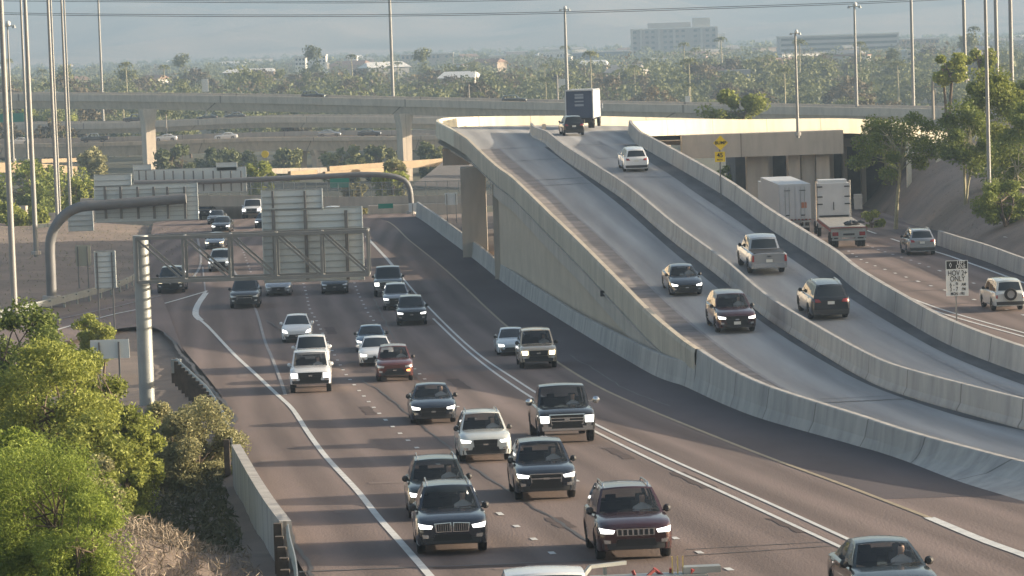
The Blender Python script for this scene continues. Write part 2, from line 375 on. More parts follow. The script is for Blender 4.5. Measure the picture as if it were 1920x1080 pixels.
# ---- painted lines
def line(name, pix, wd, mt, zf=z_main, dz=0.014, label=None):
    pts = px_line(pix, zf, dz, 1.2); mb = MB()
    mb.ribbon(off(pts, -wd / 2), off(pts, wd / 2)); o = struct(name, mb, mt); return o
line('edge_line', px_yel, 0.16, M_YELL)
line('edge_line', [(1742, 970), (1850, 1015), (1920, 1040), (2000, 1072)], 0.30, M_WHITE)
px_wl = [(387, 545), (372, 565), (368, 590), (390, 612), (440, 665), (480, 702), (517, 737), (547, 765), (577, 810), (612, 857), (670, 920), (710, 970), (750, 1015), (807, 1080), (850, 1130)]
line('edge_line', px_wl, 0.20, M_WHITE)
line('edge_line', [(386, 549), (370, 573), (367, 590), (376, 600)], 0.42, M_WHITE)
line('edge_line', [(362, 412), (370, 445), (376, 475), (376, 495), (368, 512), (352, 527), (330, 533)], 0.2, M_FADED)
line('edge_line', [(387, 546), (292, 573), (222, 587), (145, 607), (60, 632)], 0.22, M_WHITE, dz=0.03)
line('edge_line', [(300, 554), (215, 575), (100, 600), (40, 613)], 0.16, M_FADED, dz=0.03)
line('lane_line', [(380, 500), (385, 545)], 0.12, M_FADED)
px_L1 = [(728, 488), (771, 540), (800, 572), (855, 627), (905, 670), (960, 707), (1022, 746), (1132, 803), (1255, 860), (1345, 900), (1440, 942), (1600, 1015), (1720, 1070)]
px_L2 = [(812, 597), (870, 652), (915, 689), (960, 721), (1017, 757), (1120, 811), (1235, 868), (1345, 918), (1440, 962), (1590, 1032), (1700, 1085)]
line('lane_line', px_L1, 0.14, M_WHITE); line('lane_line', px_L2, 0.14, M_WHITE)
line('lane_line', [(686, 443), (728, 488), (750, 516)], 0.26, M_WHITE)
line('lane_line', [(437, 505), (470, 560), (483, 590), (497, 640), (509, 668), (527, 715), (535, 740)], 0.16, M_FADED)
mb = MB()
def dashes(pix, cyc=3.66, ln=0.92, wd=0.16, zf=z_main, dz=0.014, mbx=None, ph=0.0):
    pts = px_line(pix, zf, dz, 0.3); acc = ph; seg = []
    t = mbx
    for i in range(1, len(pts)):
        d = (pts[i] - pts[i-1]).length; acc += d
        if acc % cyc < ln: seg.append(pts[i])
        else:
            if len(seg) > 1: t.ribbon(off(seg, -wd / 2), off(seg, wd / 2))
            seg = []
px_B = [(558, 480), (566, 520), (574, 549), (581, 579), (592, 598), (607, 629), (638, 684), (652, 706), (681, 741), (714, 778), (741, 804), (774, 833), (814, 864), (880, 918), (948, 971), (986, 999), (1024, 1028), (1080, 1072), (1120, 1105)]
px_C = [(655, 500), (664, 528), (672, 550), (689, 584), (703, 604), (745, 658), (787, 701), (811, 724), (869, 771), (887, 783), (975, 839), (1101, 913), (1138, 935), (1279, 1016), (1335, 1049), (1400, 1085)]
px_A = [(432, 415), (440, 432), (449, 452), (460, 482), (472, 515)]
lat_attr(ROAD_MAIN, zlerp_line(on_main(px_B))); dashes(px_B, mbx=mb); dashes(px_C, mbx=mb); dashes(px_A, mbx=mb, wd=0.14)
struct('lane_line', mb, M_WHITE)
# tar lines and joints on the main road
mb = MB()
def crack(pix, wd, zf=z_main, dz=0.010, wob=0.05, mbx=None, seed=1):
    rnd = random.Random(seed); pts = px_line(pix, zf, dz, 0.8)
    A = []; B = []; o = 0
    for p in off(pts, 0):
        o = o * 0.8 + rnd.uniform(-wob, wob); q = rnd.uniform(0.6, 1.2)
        A.append(Vector((p.x + o - wd * q / 2, p.y, p.z))); B.append(Vector((p.x + o + wd * q / 2, p.y, p.z)))
    (mbx).ribbon(A, B)
crack([(297, 600), (330, 650), (365, 695), (395, 722), (432, 765), (437, 800)], 0.22, mbx=mb, wob=0.08)
crack([(480, 905), (505, 950), (530, 985), (552, 1030), (570, 1080)], 0.12, mbx=mb, wob=0.1, seed=3)
crack([(500, 600), (640, 690), (700, 725), (760, 775), (830, 830), (900, 885), (1000, 950), (1110, 1020)], 0.10, mbx=mb, seed=4)
crack([(700, 560), (800, 730), (880, 790)], 0.07, mbx=mb, seed=5)
crack([(1067, 664), (1120, 695), (1180, 733), (1262, 761)], 0.07, mbx=mb, seed=7)
struct('road', mb, M_CRACK)
mb = MB()
def cross(u0, v0, u1, v1, wd, zf, dz, mbx, seed=1):
    rnd = random.Random(seed); a = hit(u0, v0, zf, dz); b = hit(u1, v1, zf, dz); n = 24
    A = []; B = []
    for i in range(n + 1):
        t = i / n; x = a.x + (b.x - a.x) * t; y = a.y + (b.y - a.y) * t + rnd.uniform(-1, 1) * wd * 0.5; h = wd * rnd.uniform(0.5, 1.1)
        A.append(Vector((x, y - h, zf(y - h) + dz))); B.append(Vector((x, y + h, zf(y + h) + dz)))
    mbx.ribbon(B, A)
cross(560, 1072, 1120, 1050, 0.12, z_main, 0.011, mb, 1)
cross(1285, 1042, 1580, 1022, 0.06, z_main, 0.011, mb, 2)
cross(1285, 1030, 1560, 1015, 0.05, z_main, 0.011, mb, 3)
struct('road', mb, M_CRACK)

# repaired patches in the lanes
M_PATCH = mat('asphalt patch', (0.105, 0.082, 0.078), 0.9, var=.25, scale=1.5, spec=.15); M_PATCH2 = mat('pale asphalt patch', (0.21, 0.17, 0.155), 0.9, var=.2, scale=1.5, spec=.15)
mb = MB(); mb2 = MB()
for (u, v, w_, l_, q) in ((735, 905, 1.5, .5, 2), (560, 700, .5, 4, 1), (690, 770, .45, 5, 1), (900, 1062, 2.2, .5, 1), (980, 1066, 1.4, .3, 2), (1050, 980, .5, 3, 1), (620, 620, .6, 6, 1), (860, 720, .6, 7, 1), (1300, 900, .5, 6, 1), (1480, 985, .4, 4, 1), (455, 700, .5, 6, 2), (1160, 850, .4, 5, 1), (505, 865, .6, 1.2, 2), (640, 960, .4, .8, 2)):
    p = hit(u, v, z_main); sl_ = (zlerp_line(on_main(px_B))(p.y + 3) - zlerp_line(on_main(px_B))(p.y - 3)) / 6.0; n = 6
    A = []; B = []
    for i in range(n + 1):
        y = p.y + l_ * (i / n - .5); x = p.x + sl_ * (y - p.y); e = .06 * math.sin(i * 2.3 + u); A.append(Vector((x - w_ / 2 + e, y, z_main(y) + .009))); B.append(Vector((x + w_ / 2 + e * .5, y, z_main(y) + .009)))
    (mb if q == 1 else mb2).ribbon(A, B)
struct('road', mb, M_PATCH); struct('road', mb2, M_PATCH2)
# ---- ramp deck
def ramp_quadstrip(Lf, Rf, y0, y1, dz, step=2.0, thin=False):
    A = []; B = []; y = y0
    while y <= y1:
        z = z_ramp(y) + dz; A.append(Vector((Lf(y), y, z))); B.append(Vector((Rf(y), y, z))); y += step
    return A, B
xpl = zlerp_line(PARL); xmid = zlerp_line(MID); xpr = zlerp_line(PARR)
y_near = max(PARL[-1].y, PARR[-1].y, MID[-1].y) + 0.5
y_top = 262.0
# ---- right freeway
EL = on_east([(1560, 395), (1600, 430), (1650, 480), (1720, 545), (1800, 600), (1920, 660), (2200, 780)])
ER = on_east([(1600, 385), (1650, 405), (1700, 425), (1770, 450), (1830, 475), (1920, 500), (2300, 600)])
ex = zlerp_line(ER)
mb = MB(); A = []; B = []
y = 95
while y < 345:
    A.append(Vector((xpr(min(max(y, y_near), 268)) - 6.0 - (max(0, y - 268)) * 0.0, y, z_east(y)))); B.append(Vector((ex(y) + 1.5, y, z_east(y)))); y += 3
nA = len(A); K = 8
vs = []
for i in range(nA): vs += [A[i].lerp(B[i], k / K) for k in range(K + 1)]
mb.add(vs, [(i*(K+1)+k, i*(K+1)+k+1, (i+1)*(K+1)+k+1, (i+1)*(K+1)+k) for i in range(nA-1) for k in range(K)])
lat_attr(struct('road', mb, M_ASPH), zlerp_line(on_east([(1609, 452), (1662, 473), (1709, 488), (1755, 505), (1835, 534), (1920, 560), (2100, 620)])))
mb = MB()
dashes([(1609, 452), (1640, 465), (1662, 473), (1690, 482), (1709, 488), (1732, 497), (1755, 505), (1790, 518), (1835, 534), (1862, 542), (1920, 560)], mbx=mb, zf=z_east, wd=0.17)
dashes([(1590, 470), (1619, 489), (1640, 498), (1662, 506), (1687, 515), (1712, 524), (1740, 534), (1766, 542), (1825, 561), (1856, 570), (1930, 594)], mbx=mb, zf=z_east, wd=0.17)
struct('lane_line', mb, M_WHITE)
line('edge_line', [(1600, 422), (1620, 430), (1710, 460), (1765, 475), (1815, 492), (1920, 530), (2000, 560)], 0.2, M_WHITE, z_east)
line('lane_line', [(1700, 556), (1760, 578), (1840, 602), (1920, 624), (2000, 648)], 0.15, M_WHITE, z_east)
line('lane_line', [(1690, 560), (1760, 585), (1840, 609), (1920, 631), (2000, 656)], 0.15, M_WHITE, z_east)
mb = MB()
for k, (u, v) in enumerate(((1640, 482), (1660, 503), (1690, 528), (1700, 545), (1740, 570), (1700, 462))):
    cross(u - 60, v + 2, u + 230, v - 6, 0.10, z_east, 0.012, mb, 20 + k)
struct('road', mb, M_CRACK)
# right shoulder darker
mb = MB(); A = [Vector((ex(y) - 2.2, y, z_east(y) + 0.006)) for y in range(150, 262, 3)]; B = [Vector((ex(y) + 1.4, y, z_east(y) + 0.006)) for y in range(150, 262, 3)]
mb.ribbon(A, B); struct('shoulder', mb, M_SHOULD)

# ---- ground sheet
def g_z(x, y):
    if y < 345:
        xa = xl(max(y, LEFT[0].y)); zr = z_main(y)
        if x < xa - 0.3:
            d = xa - 0.3 - x
            flat = z_main(max(y, 150)) if y > 118 else zr
            low = CZ - 16.9
            if y < 118:
                low = zr - 1.0 - 0.13 * d + 0.0
                # dry mound close to the camera
                low += 2.3 * math.exp(-((x + 10.0) / 2.4) ** 2 - ((y - 79) / 6.5) ** 2)
                low = max(low, CZ - 18.5)
                k = min(1, d / 2.0)
            elif y < 150:
                k = min(1, d / 8.0); low = CZ - 17.2 + (150 - y) * 0.05
            else:
                k = min(1, d / 10); low = CZ - 17.15 + max(0, min(2.0, (d - 14) * 0.09)) * min(1, (y - 150) / 60)
            low = low if y < 150 or low > zr - 3 else zr - 3
            return (zr - 0.35) * (1 - k) + low * k
        xb = xr(min(max(y, BAR[-1].y), BAR[0].y))
        if x < xb + 0.5: return zr - 0.35
        xe = ex(y) + 1.2
        ze = z_east(y)
        if x < xe:
            t = min(1, max(0, (x - xb) / 4.0)); return (zr - 0.35) * (1 - t) + (min(ze, z_ramp(y) - 1.0) - 0.4) * t
        d = x - xe
        z = max(ze, CZ - 15.0 if y > 225 else ze) * min(1, d / 3) + ze * (1 - min(1, d / 3)) + min(1.2, d * 0.25) + 5.5 * math.exp(-((x - 53) / 11) ** 2 - ((y - 300) / 34) ** 2) + 2.2 * math.exp(-((x - 52) / 16) ** 2 - ((y - 230) / 40) ** 2)
        return z - 0.4 * math.exp(-d)
    # beyond the interchange
    far = interp(y, [345, 400, 690, 1000, 2000, 5000, 9000], [CZ - 18.5, CZ - 23.5, CZ - 25.5, CZ - 18.5, CZ - 17.2, CZ - 15, CZ - 12])
    if x > 20 and y < 420:
        t = min(1, (x - 20) / 15) * (1 - (y - 345) / 75); far = far * (1 - t) + (CZ - 13.0) * t
    return far
xs = np.unique(np.concatenate([np.linspace(-4000, -400, 10), np.linspace(-400, -70, 12), np.arange(-70, 90, 1.5), np.linspace(92, 400, 12), np.linspace(400, 4000, 10)]))
gy = np.unique(np.concatenate([np.linspace(-600, 20, 8), np.arange(22, 420, 2.0), np.linspace(425, 1000, 24), np.linspace(1050, 9000, 30)]))
rg = random.Random(5)
vs = [(float(a), float(b), g_z(float(a), float(b)) + (rg.uniform(-.06, .06) if abs(a) < 90 else 0)) for b in gy for a in xs]
nx = len(xs)
fs = [(j*nx+i, j*nx+i+1, (j+1)*nx+i+1, (j+1)*nx+i) for j in range(len(gy)-1) for i in range(nx-1)]
jc = int(np.searchsorted(gy, 385)); nf = (jc) * (nx - 1)
mb = MB(); mb.add(vs, fs[:nf]); struct('ground', mb, M_DIRT, True)
mb = MB(); mb.add(vs, fs[nf:]); struct('plain', mb, mat('scrubby plain', (0.085, 0.088, 0.055), 0.95, col2=(0.045, 0.052, 0.032), scale=.02, spots=(.02, .6, .7)), True)

# ================================================================ the flyover (one thing, many parts)
fly = empty('flyover_ramp', (PARL[len(PARL)//2].x, PARL[len(PARL)//2].y, CZ - 16), 'pale concrete flyover ramp climbing away between the two freeways and curving right at its crest', 'flyover')
# deck: near straight part then the curve
ysd = [y_near + 1.5 * i for i in range(int((y_top - y_near) / 1.5) + 1)]
mb = MB(); rows = []
for y in ysd: rows.append((Vector((xpl(y), y, z_ramp(y))), Vector((xpr(y) + 0.1, y, z_ramp(y)))))
K = 10; vs = []
for a, b in rows: vs += [a.lerp(b, k / K) for k in range(K + 1)]
mb.add(vs, [(i*(K+1)+k, i*(K+1)+k+1, (i+1)*(K+1)+k+1, (i+1)*(K+1)+k) for i in range(len(rows)-1) for k in range(K)])
O2 = rs(OUTER, 80); I2 = rs([Vector((xpr(262), 262, z_ramp(262)))] + [p for p in INNER if p.y > 264], 80)
vs = []
for i in range(80):
    vs += [O2[i].lerp(I2[i], k / K) for k in range(K + 1)]
mb.add(vs, [(i*(K+1)+k, i*(K+1)+k+1, (i+1)*(K+1)+k+1, (i+1)*(K+1)+k) for i in range(79) for k in range(K)])
DECK = mb.build('road_deck', M_DECK, fly)
# soffit under the raised part
mb = MB(); sl = [y for y in ysd if y > 150]
for i in range(len(sl) - 1):
    pass
A = [Vector((xpl(y) - 0.25, y, z_ramp(y) - 0.5)) for y in sl] ; B = [Vector((xpr(y) + 0.3, y, z_ramp(y) - 0.5)) for y in sl]
mb.ribbon(B, A)
mb.ribbon([p - Vector((0, 0, 1.0)) for p in I2], [p - Vector((0, 0, 1.0)) for p in O2])
mb.build('soffit', M_CONC2, fly)
def barrier_prof(h=0.9, t=0.18, b=0.36):
    return [(-b / 2, 0), (-b / 2, 0.08), (-t / 2 - 0.04, 0.32), (-t / 2, h - 0.03), (-t / 2 + 0.03, h), (t / 2 - 0.03, h), (t / 2, h - 0.03), (t / 2 + 0.04, 0.32), (b / 2, 0.08), (b / 2, 0)]
def jit(pts, a, seed=0):
    return pts
# surfaces on the deck
def strip_on_deck(name, fa, fb, y0, y1, mt, dz):
    A = []; B = []; y = y0
    while y < y1: A.append(Vector((fa(y), y, z_ramp(y) + dz))); B.append(Vector((fb(y), y, z_ramp(y) + dz))); y += 1.5
    m_ = MB(); m_.ribbon(A, B); m_.build(name, mt, fly)
wlL = zlerp_line(on_ramp([(895, 248), (925, 268), (960, 299), (1010, 340), (1075, 400), (1150, 467), (1222, 540), (1320, 627), (1380, 672), (1440, 712), (1475, 732), (1560, 770), (1700, 825), (1900, 880), (2300, 980)]))
wlR = zlerp_line(on_ramp([(1098, 250), (1132, 270), (1172, 291), (1220, 317), (1260, 347), (1330, 395), (1417, 457), (1477, 500), (1535, 540), (1597, 584), (1652, 617), (1750, 670), (1920, 744), (2100, 800), (2400, 890)]))
lat_attr(DECK, wlL)
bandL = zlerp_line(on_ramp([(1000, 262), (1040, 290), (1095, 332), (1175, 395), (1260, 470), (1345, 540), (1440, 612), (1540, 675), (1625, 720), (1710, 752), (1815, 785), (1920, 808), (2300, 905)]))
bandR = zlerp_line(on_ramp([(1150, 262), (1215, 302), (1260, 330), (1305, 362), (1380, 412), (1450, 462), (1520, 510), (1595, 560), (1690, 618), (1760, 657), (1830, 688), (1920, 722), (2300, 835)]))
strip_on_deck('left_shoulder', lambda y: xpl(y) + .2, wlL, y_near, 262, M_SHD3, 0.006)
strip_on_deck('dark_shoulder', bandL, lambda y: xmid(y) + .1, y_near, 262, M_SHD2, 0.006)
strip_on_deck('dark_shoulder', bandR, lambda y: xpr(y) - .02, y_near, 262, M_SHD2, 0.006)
strip_on_deck('lane_line', lambda y: wlL(y) - .08, lambda y: wlL(y) + .08, y_near, 268, M_FADED, 0.014)
strip_on_deck('lane_line', lambda y: wlR(y) - .08, lambda y: wlR(y) + .08, y_near, 268, M_FADED, 0.014)
for k, (u0, v0, u1, v1, wd_) in enumerate(((965, 302, 1050, 297, .12), (985, 339, 1095, 333, .16), (1000, 349, 1110, 343, .12), (1120, 297, 1200, 293, .1), (1170, 332, 1330, 331, .12), (1535, 755, 1715, 747, .10), (1540, 748, 1665, 742, .05), (1075, 272, 1130, 270, .1))):
    mb = MB(); cross(u0, v0, u1, v1, wd_, z_ramp, 0.018, mb, 40 + k); mb.build('expansion_joint', M_CRACK, fly)
# left parapet (outer face shows) : upper length to where it meets the median barrier
lim = hit(1300, 655, z_ramp, 0.9).y
Lp = [p for p in OUTER[::-1]] + [p for p in PARL if p.y < 261 and p.y > lim - 0.5]
Lup = [p for p in Lp]
seq = rs([p for p in Lup], 170)
isp = max(i for i, p in enumerate(seq) if p.y > 268 and p.x < 0)
for part, mt_ in ((seq[:isp + 1], M_CONCL), (seq[isp:], M_CONCS)):  # colour paled on the sunlit curve, darkened on the shaded straight run
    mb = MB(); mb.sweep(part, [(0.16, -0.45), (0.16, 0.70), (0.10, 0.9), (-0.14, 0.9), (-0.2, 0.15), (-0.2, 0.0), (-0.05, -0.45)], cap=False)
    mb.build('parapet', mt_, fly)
# middle barrier
Mx = rs(MID, 150); mb = MB()
Mtop = [p for p in MID if p.y < 275]
# the middle barrier reaches up to the crest and curves right
Mext = [Vector((ray(997, 250).x * 282, 282, z_ramp(282))), Vector((ray(1003, 252).x * 274, 274, z_ramp(274)))] + [p for p in MID if p.y < 268]
mb.sweep(rs(Mext, 160), barrier_prof(1.06, 0.22, 0.5)); mb.build('middle_barrier', M_CONC, fly)
# right parapet
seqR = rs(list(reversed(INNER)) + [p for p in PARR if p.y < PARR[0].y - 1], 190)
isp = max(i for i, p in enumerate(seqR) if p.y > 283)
for part, mt_, hp in ((seqR[:isp + 1], M_CONCL, 0.92), (seqR[isp - 1:], M_CONC, 1.12)):  # crest curve takes the paler copy with sunlight in its colour
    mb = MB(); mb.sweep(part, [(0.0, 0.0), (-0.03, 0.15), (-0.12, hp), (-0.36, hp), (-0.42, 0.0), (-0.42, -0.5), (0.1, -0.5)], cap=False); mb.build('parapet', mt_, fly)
# parapet posts seen at the crest
mb = MB(); q = P(1020, 240, 284); mb.box((q.x, q.y, q.z - 0.1), (0.35, 0.35, 0.9)); mb.build('bollard', M_CONC2, fly)

# median barrier on the main road, near face at BAR
bar = empty('concrete_barrier', BAR[len(BAR)//2], 'long bluish grey concrete median barrier with sunlit top between the main lanes and the ramp', 'barrier')
joint = lim
tx = zlerp_line(PARL)
hb = lambda y: interp(y, [140, 165, 190, 230, 290, 340], [1.1, 1.0, 0.9, 1.15, 1.4, 1.55])
def wall_rows(pts, near):
    V = []
    for p in pts:
        y = p.y; p = Vector((min(p.x, tx(y) - (.30 if y > 108 else .1)) if y < 158 else p.x, p.y, p.z))
        if near:
            zt = z_ramp(y) + 0.9 - p.z; xa = tx(y) - 0.06
            V.append([(p.x, y, p.z), (p.x + 0.6 * (xa - p.x), y, p.z + 0.35 * zt), (xa, y, p.z + zt - 0.03), (xa + 0.04, y, p.z + zt), (xa + 0.24, y, p.z + zt), (xa + 0.28, y, p.z + zt - 0.04), (xa + 0.38, y, z_ramp(y) - 0.1)])
        else:
            h = hb(y)
            V.append([(p.x, y, p.z), (p.x + 0.07, y, p.z + 0.3), (p.x + 0.16, y, p.z + h - 0.03), (p.x + 0.19, y, p.z + h), (p.x + 0.37, y, p.z + h), (p.x + 0.40, y, p.z + h - 0.03), (p.x + 0.5, y, p.z - 0.2)])
    m_ = MB(); n = 7
    m_.add([q for r in V for q in r], [(i*n+k, i*n+k+1, (i+1)*n+k+1, (i+1)*n+k) for i in range(len(V)-1) for k in range(n-1)] + [tuple(range(n)), tuple((len(V)-1)*n + k for k in range(n))])
    return m_
wall_rows([p for p in BAR if p.y > joint + .2] + [Vector((xr(joint), joint, z_main(joint)))], False).build('wall_section', M_CONC, bar)
wall_rows([Vector((xr(joint), joint, z_main(joint)))] + [p for p in BAR if p.y < joint - .2], True).build('wall_section', M_CONC, bar)
# ---- flyover: retaining wall, abutment, piers, girders
yA, yB = joint + 4.0, 237.0
wy = [yA + 1.0 * i for i in range(int(yB - yA) + 1)]
mb = MB(); A = [Vector((xpl(y) + 0.22, y, z_main(y) - 1)) for y in wy]; B = [Vector((xpl(y) + 0.22, y, z_ramp(y) - 0.4)) for y in wy]
mb.ribbon(A, B)
mb.ribbon([Vector((xpl(yB) + 0.22, yB, z_main(yB) - 1)), Vector((xpl(yB) + 0.22, yB, z_ramp(yB) - 0.4))], [Vector((xpl(yB) + 14, yB, z_main(yB) - 1)), Vector((xpl(yB) + 14, yB, z_ramp(yB) - 0.4))])
M_MSE = mat('textured wall panels', (0.56, 0.46, 0.35), 0.9, col2=(0.47, 0.385, 0.29), scale=0.5, bump=0.7, bscale=3.0)
mb.build('retaining_wall', M_MSE, fly)
mb = MB(); seq = rs([Vector((xpl(y), y, z_ramp(y))) for y in wy[::-1]], 70)
mb.sweep(seq, [(-0.1, -0.62), (0.10, -0.62), (0.12, -1.5), (-0.1, -1.55)]); mb.build('coping', M_CONC2, fly)
# drain spout on the wall
q = Vector((xpl(176) - 0.1, 176, z_ramp(176) - 0.55)); mb = MB(); mb.box(q, (0.5, 0.5, 0.3)); mb.build('drain_spout', M_DARK, fly)
# box girder under the raised part
gy_ = [Vector((xpl(y) + 0.6, y, z_ramp(y) - 0.5)) for y in np.arange(238, 262, 2.0)]
gp = rs([p for p in gy_] + [Vector((p.x, p.y, p.z - 0.5)) for p in off(OUTER[2:], 0.6)], 80)
mb = MB(); mb.sweep(gp, [(0.0, 0.05), (0.35, -1.25), (7.5, -1.25), (7.8, 0.05)]); mb.build('girder', M_CONC2, fly)
def block(name, u0, u1, vt, Y, dY, zbot, mt, par, skew=0):
    a = P(u0, vt, Y); b = P(u1, vt, Y); m_ = MB()
    m_.box(((a.x + b.x) / 2, Y + dY / 2, (a.z + zbot) / 2), (b.x - a.x, dY, a.z - zbot)); return m_.build(name, mt, par)
G = CZ
def zblock(name, u0, u1, zt, Y, dY, zbot, mt, par):
    a = P(u0, 300, Y); b = P(u1, 300, Y); m_ = MB()
    m_.box(((a.x + b.x) / 2, Y + dY / 2, (zt + zbot) / 2), (b.x - a.x, dY, zt - zbot)); return m_.build(name, mt, par)
zblock('abutment', 921, 946, z_ramp(237) - 0.6, 236.6, 2.5, G - 17.8, M_CONC2, fly)
zblock('pier', 862, 909, z_ramp(264) - 1.6, 263, 3.5, G - 17.8, M_CONC2, fly)
zblock('pier_cap', 830, 880, z_ramp(280) - 0.9, 281, 2.5, z_ramp(280) - 2.4, M_CONC2, fly)
# straddle bent that carries the curve over the right freeway
block('bent_cap', 1278, 1581, 254, 292, 2.4, P(1400, 294, 292).z, M_CONC2, fly)
for u0, u1, Y in ((1400, 1440, 293.5), (1478, 1500, 293.2), (1502, 1528, 293.6), (1530, 1555, 293.2), (1240, 1256, 293)):
    block('pier', u0, u1, 290, Y, 2.0, G - 17, M_CONC2, fly)
for u0, u1, Y in ((1700, 1708, 300), (1756, 1764, 302), (1768, 1776, 304)):
    block('pier', u0, u1, 262, Y, 0.8, G - 17, M_CONCL if u0 > 1600 else M_CONC2, fly)
# dark underpass behind the right lanes, its shade put into the wall colour
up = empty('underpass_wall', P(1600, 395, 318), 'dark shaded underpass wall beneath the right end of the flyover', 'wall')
m_ = MB(); a = P(1380, 300, 322); b = P(1700, 300, 322); m_.box(((a.x + b.x)/2, 330, G - 14.4), (b.x - a.x, 14, 6.6)); m_.build('wall_face', mat('wall darkened for underpass shade', (0.10, 0.09, 0.085), 0.9, var=0.4, scale=0.8), up)
m_ = MB()
for u in (1445, 1480, 1560, 1585, 1620, 1665, 1690): a = P(u, 300, 321.5); m_.box((a.x, 322.6, G - 14.4), (0.45, 1.4, 6.6))
m_.build('pilaster', M_CONC2, up)

# ================================================================ far overpasses
def deck(name, label, pts, par_h, gd, mt, cols=(), width=11, zb=CZ - 22, inset=0.8):
    """pts: (u, v_top_of_parapet, Y)"""
    T = [P(u, v, Y) for u, v, Y in pts]; T = rs(T, 60)
    e = empty(name, Vector((T[30].x, T[30].y, zb)), label, 'overpass')
    base = [p - Vector((0, 0, par_h)) for p in T]      # deck level at the near edge; travel is left -> right, + side is towards the camera
    m_ = MB(); m_.sweep(base, [(0, 0), (0.05, -0.3), (0.05, par_h - .02), (-0.2, par_h), (-0.25, 0)]); m_.build('parapet', mt, e)
    m_ = MB(); m_.ribbon([p + Vector((0, 0, -0.02)) for p in base], [p + Vector((0, 0, -0.02)) for p in off(base, -width)]); m_.build('road_deck', M_ASPH, e)
    m_ = MB(); m_.sweep(off(base, -width), [(0, 0), (0, par_h), (-0.3, par_h), (-0.3, 0)]); m_.build('parapet', mt, e)
    m_ = MB(); m_.sweep(base, [(-inset * 0.3, -0.3), (-inset, -gd), (-width + inset, -gd), (-width, -0.3)]); m_.build('girder', mt, e)
    for (u, wd_, Y, dY) in cols:
        a = P(u, 300, Y); top = min(T, key=lambda p: abs(p.x - a.x)); zt = top.z - par_h - gd + 0.3
        m_ = MB(); h = zt - zb; ww = wd_
        vs = []
        for zz, k in ((zb, 0.82), (zb + h * 0.8, 0.9), (zt, 1.35)):
            cr, sr = math.cos(.5), math.sin(.5)
            vs += [(a.x + X_ * cr - Y_ * sr, Y + X_ * sr + Y_ * cr, zz) for X_, Y_ in ((-ww*k/2, 0), (ww*k/2, 0), (ww*k/2, dY * .5), (-ww*k/2, dY * .5))]
        m_.add(vs, [(i*4+k, i*4+(k+1) % 4, (i+1)*4+(k+1) % 4, (i+1)*4+k) for i in range(2) for k in range(4)]); m_.build('column', mt, e)
    return e, T
topO, TT = deck('overpass', 'highest concrete overpass crossing the whole view on tall flared columns', [(-260, 176, 690), (0, 176, 660), (240, 177, 640), (480, 180, 622), (820, 187, 600), (1100, 193, 580), (1400, 198, 560), (1750, 204, 540), (2050, 212, 520)], 1.15, 1.9, M_FARC,
                zb=CZ-26,
                cols=((285, 2.3, 636, 5), (765, 2.2, 604, 5), (1250, 2.2, 572, 5), (1640, 2.2, 545, 5), (-90, 2.3, 662, 5)))
deck('overpass', 'middle concrete overpass behind the two tall columns, carrying light traffic', [(-200, 231, 760), (0, 232, 745), (240, 229, 730), (480, 219, 715), (700, 219, 705), (840, 221, 700), (1000, 224, 690)], 1.1, 1.4, M_FARC, width=14)
deck('overpass', 'lower concrete overpass with pale sunlit roadway and cars seen side on, behind the two columns', [(-200, 272, 690), (0, 270, 675), (240, 266, 665), (480, 258, 655), (700, 256, 645), (840, 254, 640), (1000, 254, 630)], 0.5, 2.4, M_FARC,
     zb=CZ-26, cols=((568, 2.0, 655, 4), (602, 2.6, 651, 4), (120, 2.4, 672, 4), (-60, 2.4, 676, 4)), width=18)
midB = [P(-200, 262, 700), P(0, 261, 694), P(240, 256, 684), P(480, 248, 674), P(700, 244, 664), P(840, 243, 659), P(1000, 243, 650)]
# roadway barrier between middle and lower decks
mb = MB(); mb.sweep(rs(midB, 50), [(0, -1), (0.02, 0.0), (-.3, 0.0), (-.3, -1)]); tag(mb.build('concrete_barrier', M_CONC2), 'thin grey barrier along the back of the lower overpass lanes', 'barrier')

# lower cross street bridge at the end of the main lanes
lb = empty('street_bridge', P(640, 400, 352), 'low street bridge with mesh fence crossing where the main lanes disappear', 'bridge')
T0 = rs([P(370, 372, 356), P(480, 372, 355), P(620, 375, 354), (P(860, 371, 352)), P(960, 370, 350)], 30)
mb = MB(); mb.sweep(T0, [(0, -0.9), (0.0, 0.35), (-0.25, 0.35), (-3.2, -0.9)]); mb.build('parapet', M_CONC2, lb)
mb = MB()
fz = M_STEEL
for i in range(0, 30):
    p = T0[i]; mb.bar(p + Vector((0, -.05, .3)), p + Vector((0, -.05, 1.9)), 0.07)
for i in range(29):
    for zz in (1.9, 1.1): mb.bar(T0[i] + Vector((0, -.05, zz)), T0[i+1] + Vector((0, -.05, zz)), 0.06)
mb.build('fence_post', M_STEEL, lb)
M_MESH = mat('chain link haze', (0.25, 0.25, 0.25), 0.6)
nt_ = M_MESH.node_tree; tr_ = nt_.nodes.new('ShaderNodeBsdfTransparent'); mx_ = nt_.nodes.new('ShaderNodeMixShader'); mx_.inputs[0].default_value = 0.62
nt_.links.new(nt_.nodes['Principled BSDF'].outputs[0], mx_.inputs[1]); nt_.links.new(tr_.outputs[0], mx_.inputs[2]); nt_.links.new(mx_.outputs[0], nt_.nodes['Material Output'].inputs[0])
mb = MB(); mb.ribbon([p + Vector((0, -.02, .35)) for p in T0], [p + Vector((0, -.02, 1.9)) for p in T0]); mb.build('fence_mesh', M_MESH, lb)
mb = MB(); a = P(690, 392, 351); b = P(900, 392, 351); mb.box(((a.x+b.x)/2, 352.5, G - 18.2), (b.x - a.x, 2, 2.2)); mb.build('abutment', M_CONC2, lb)
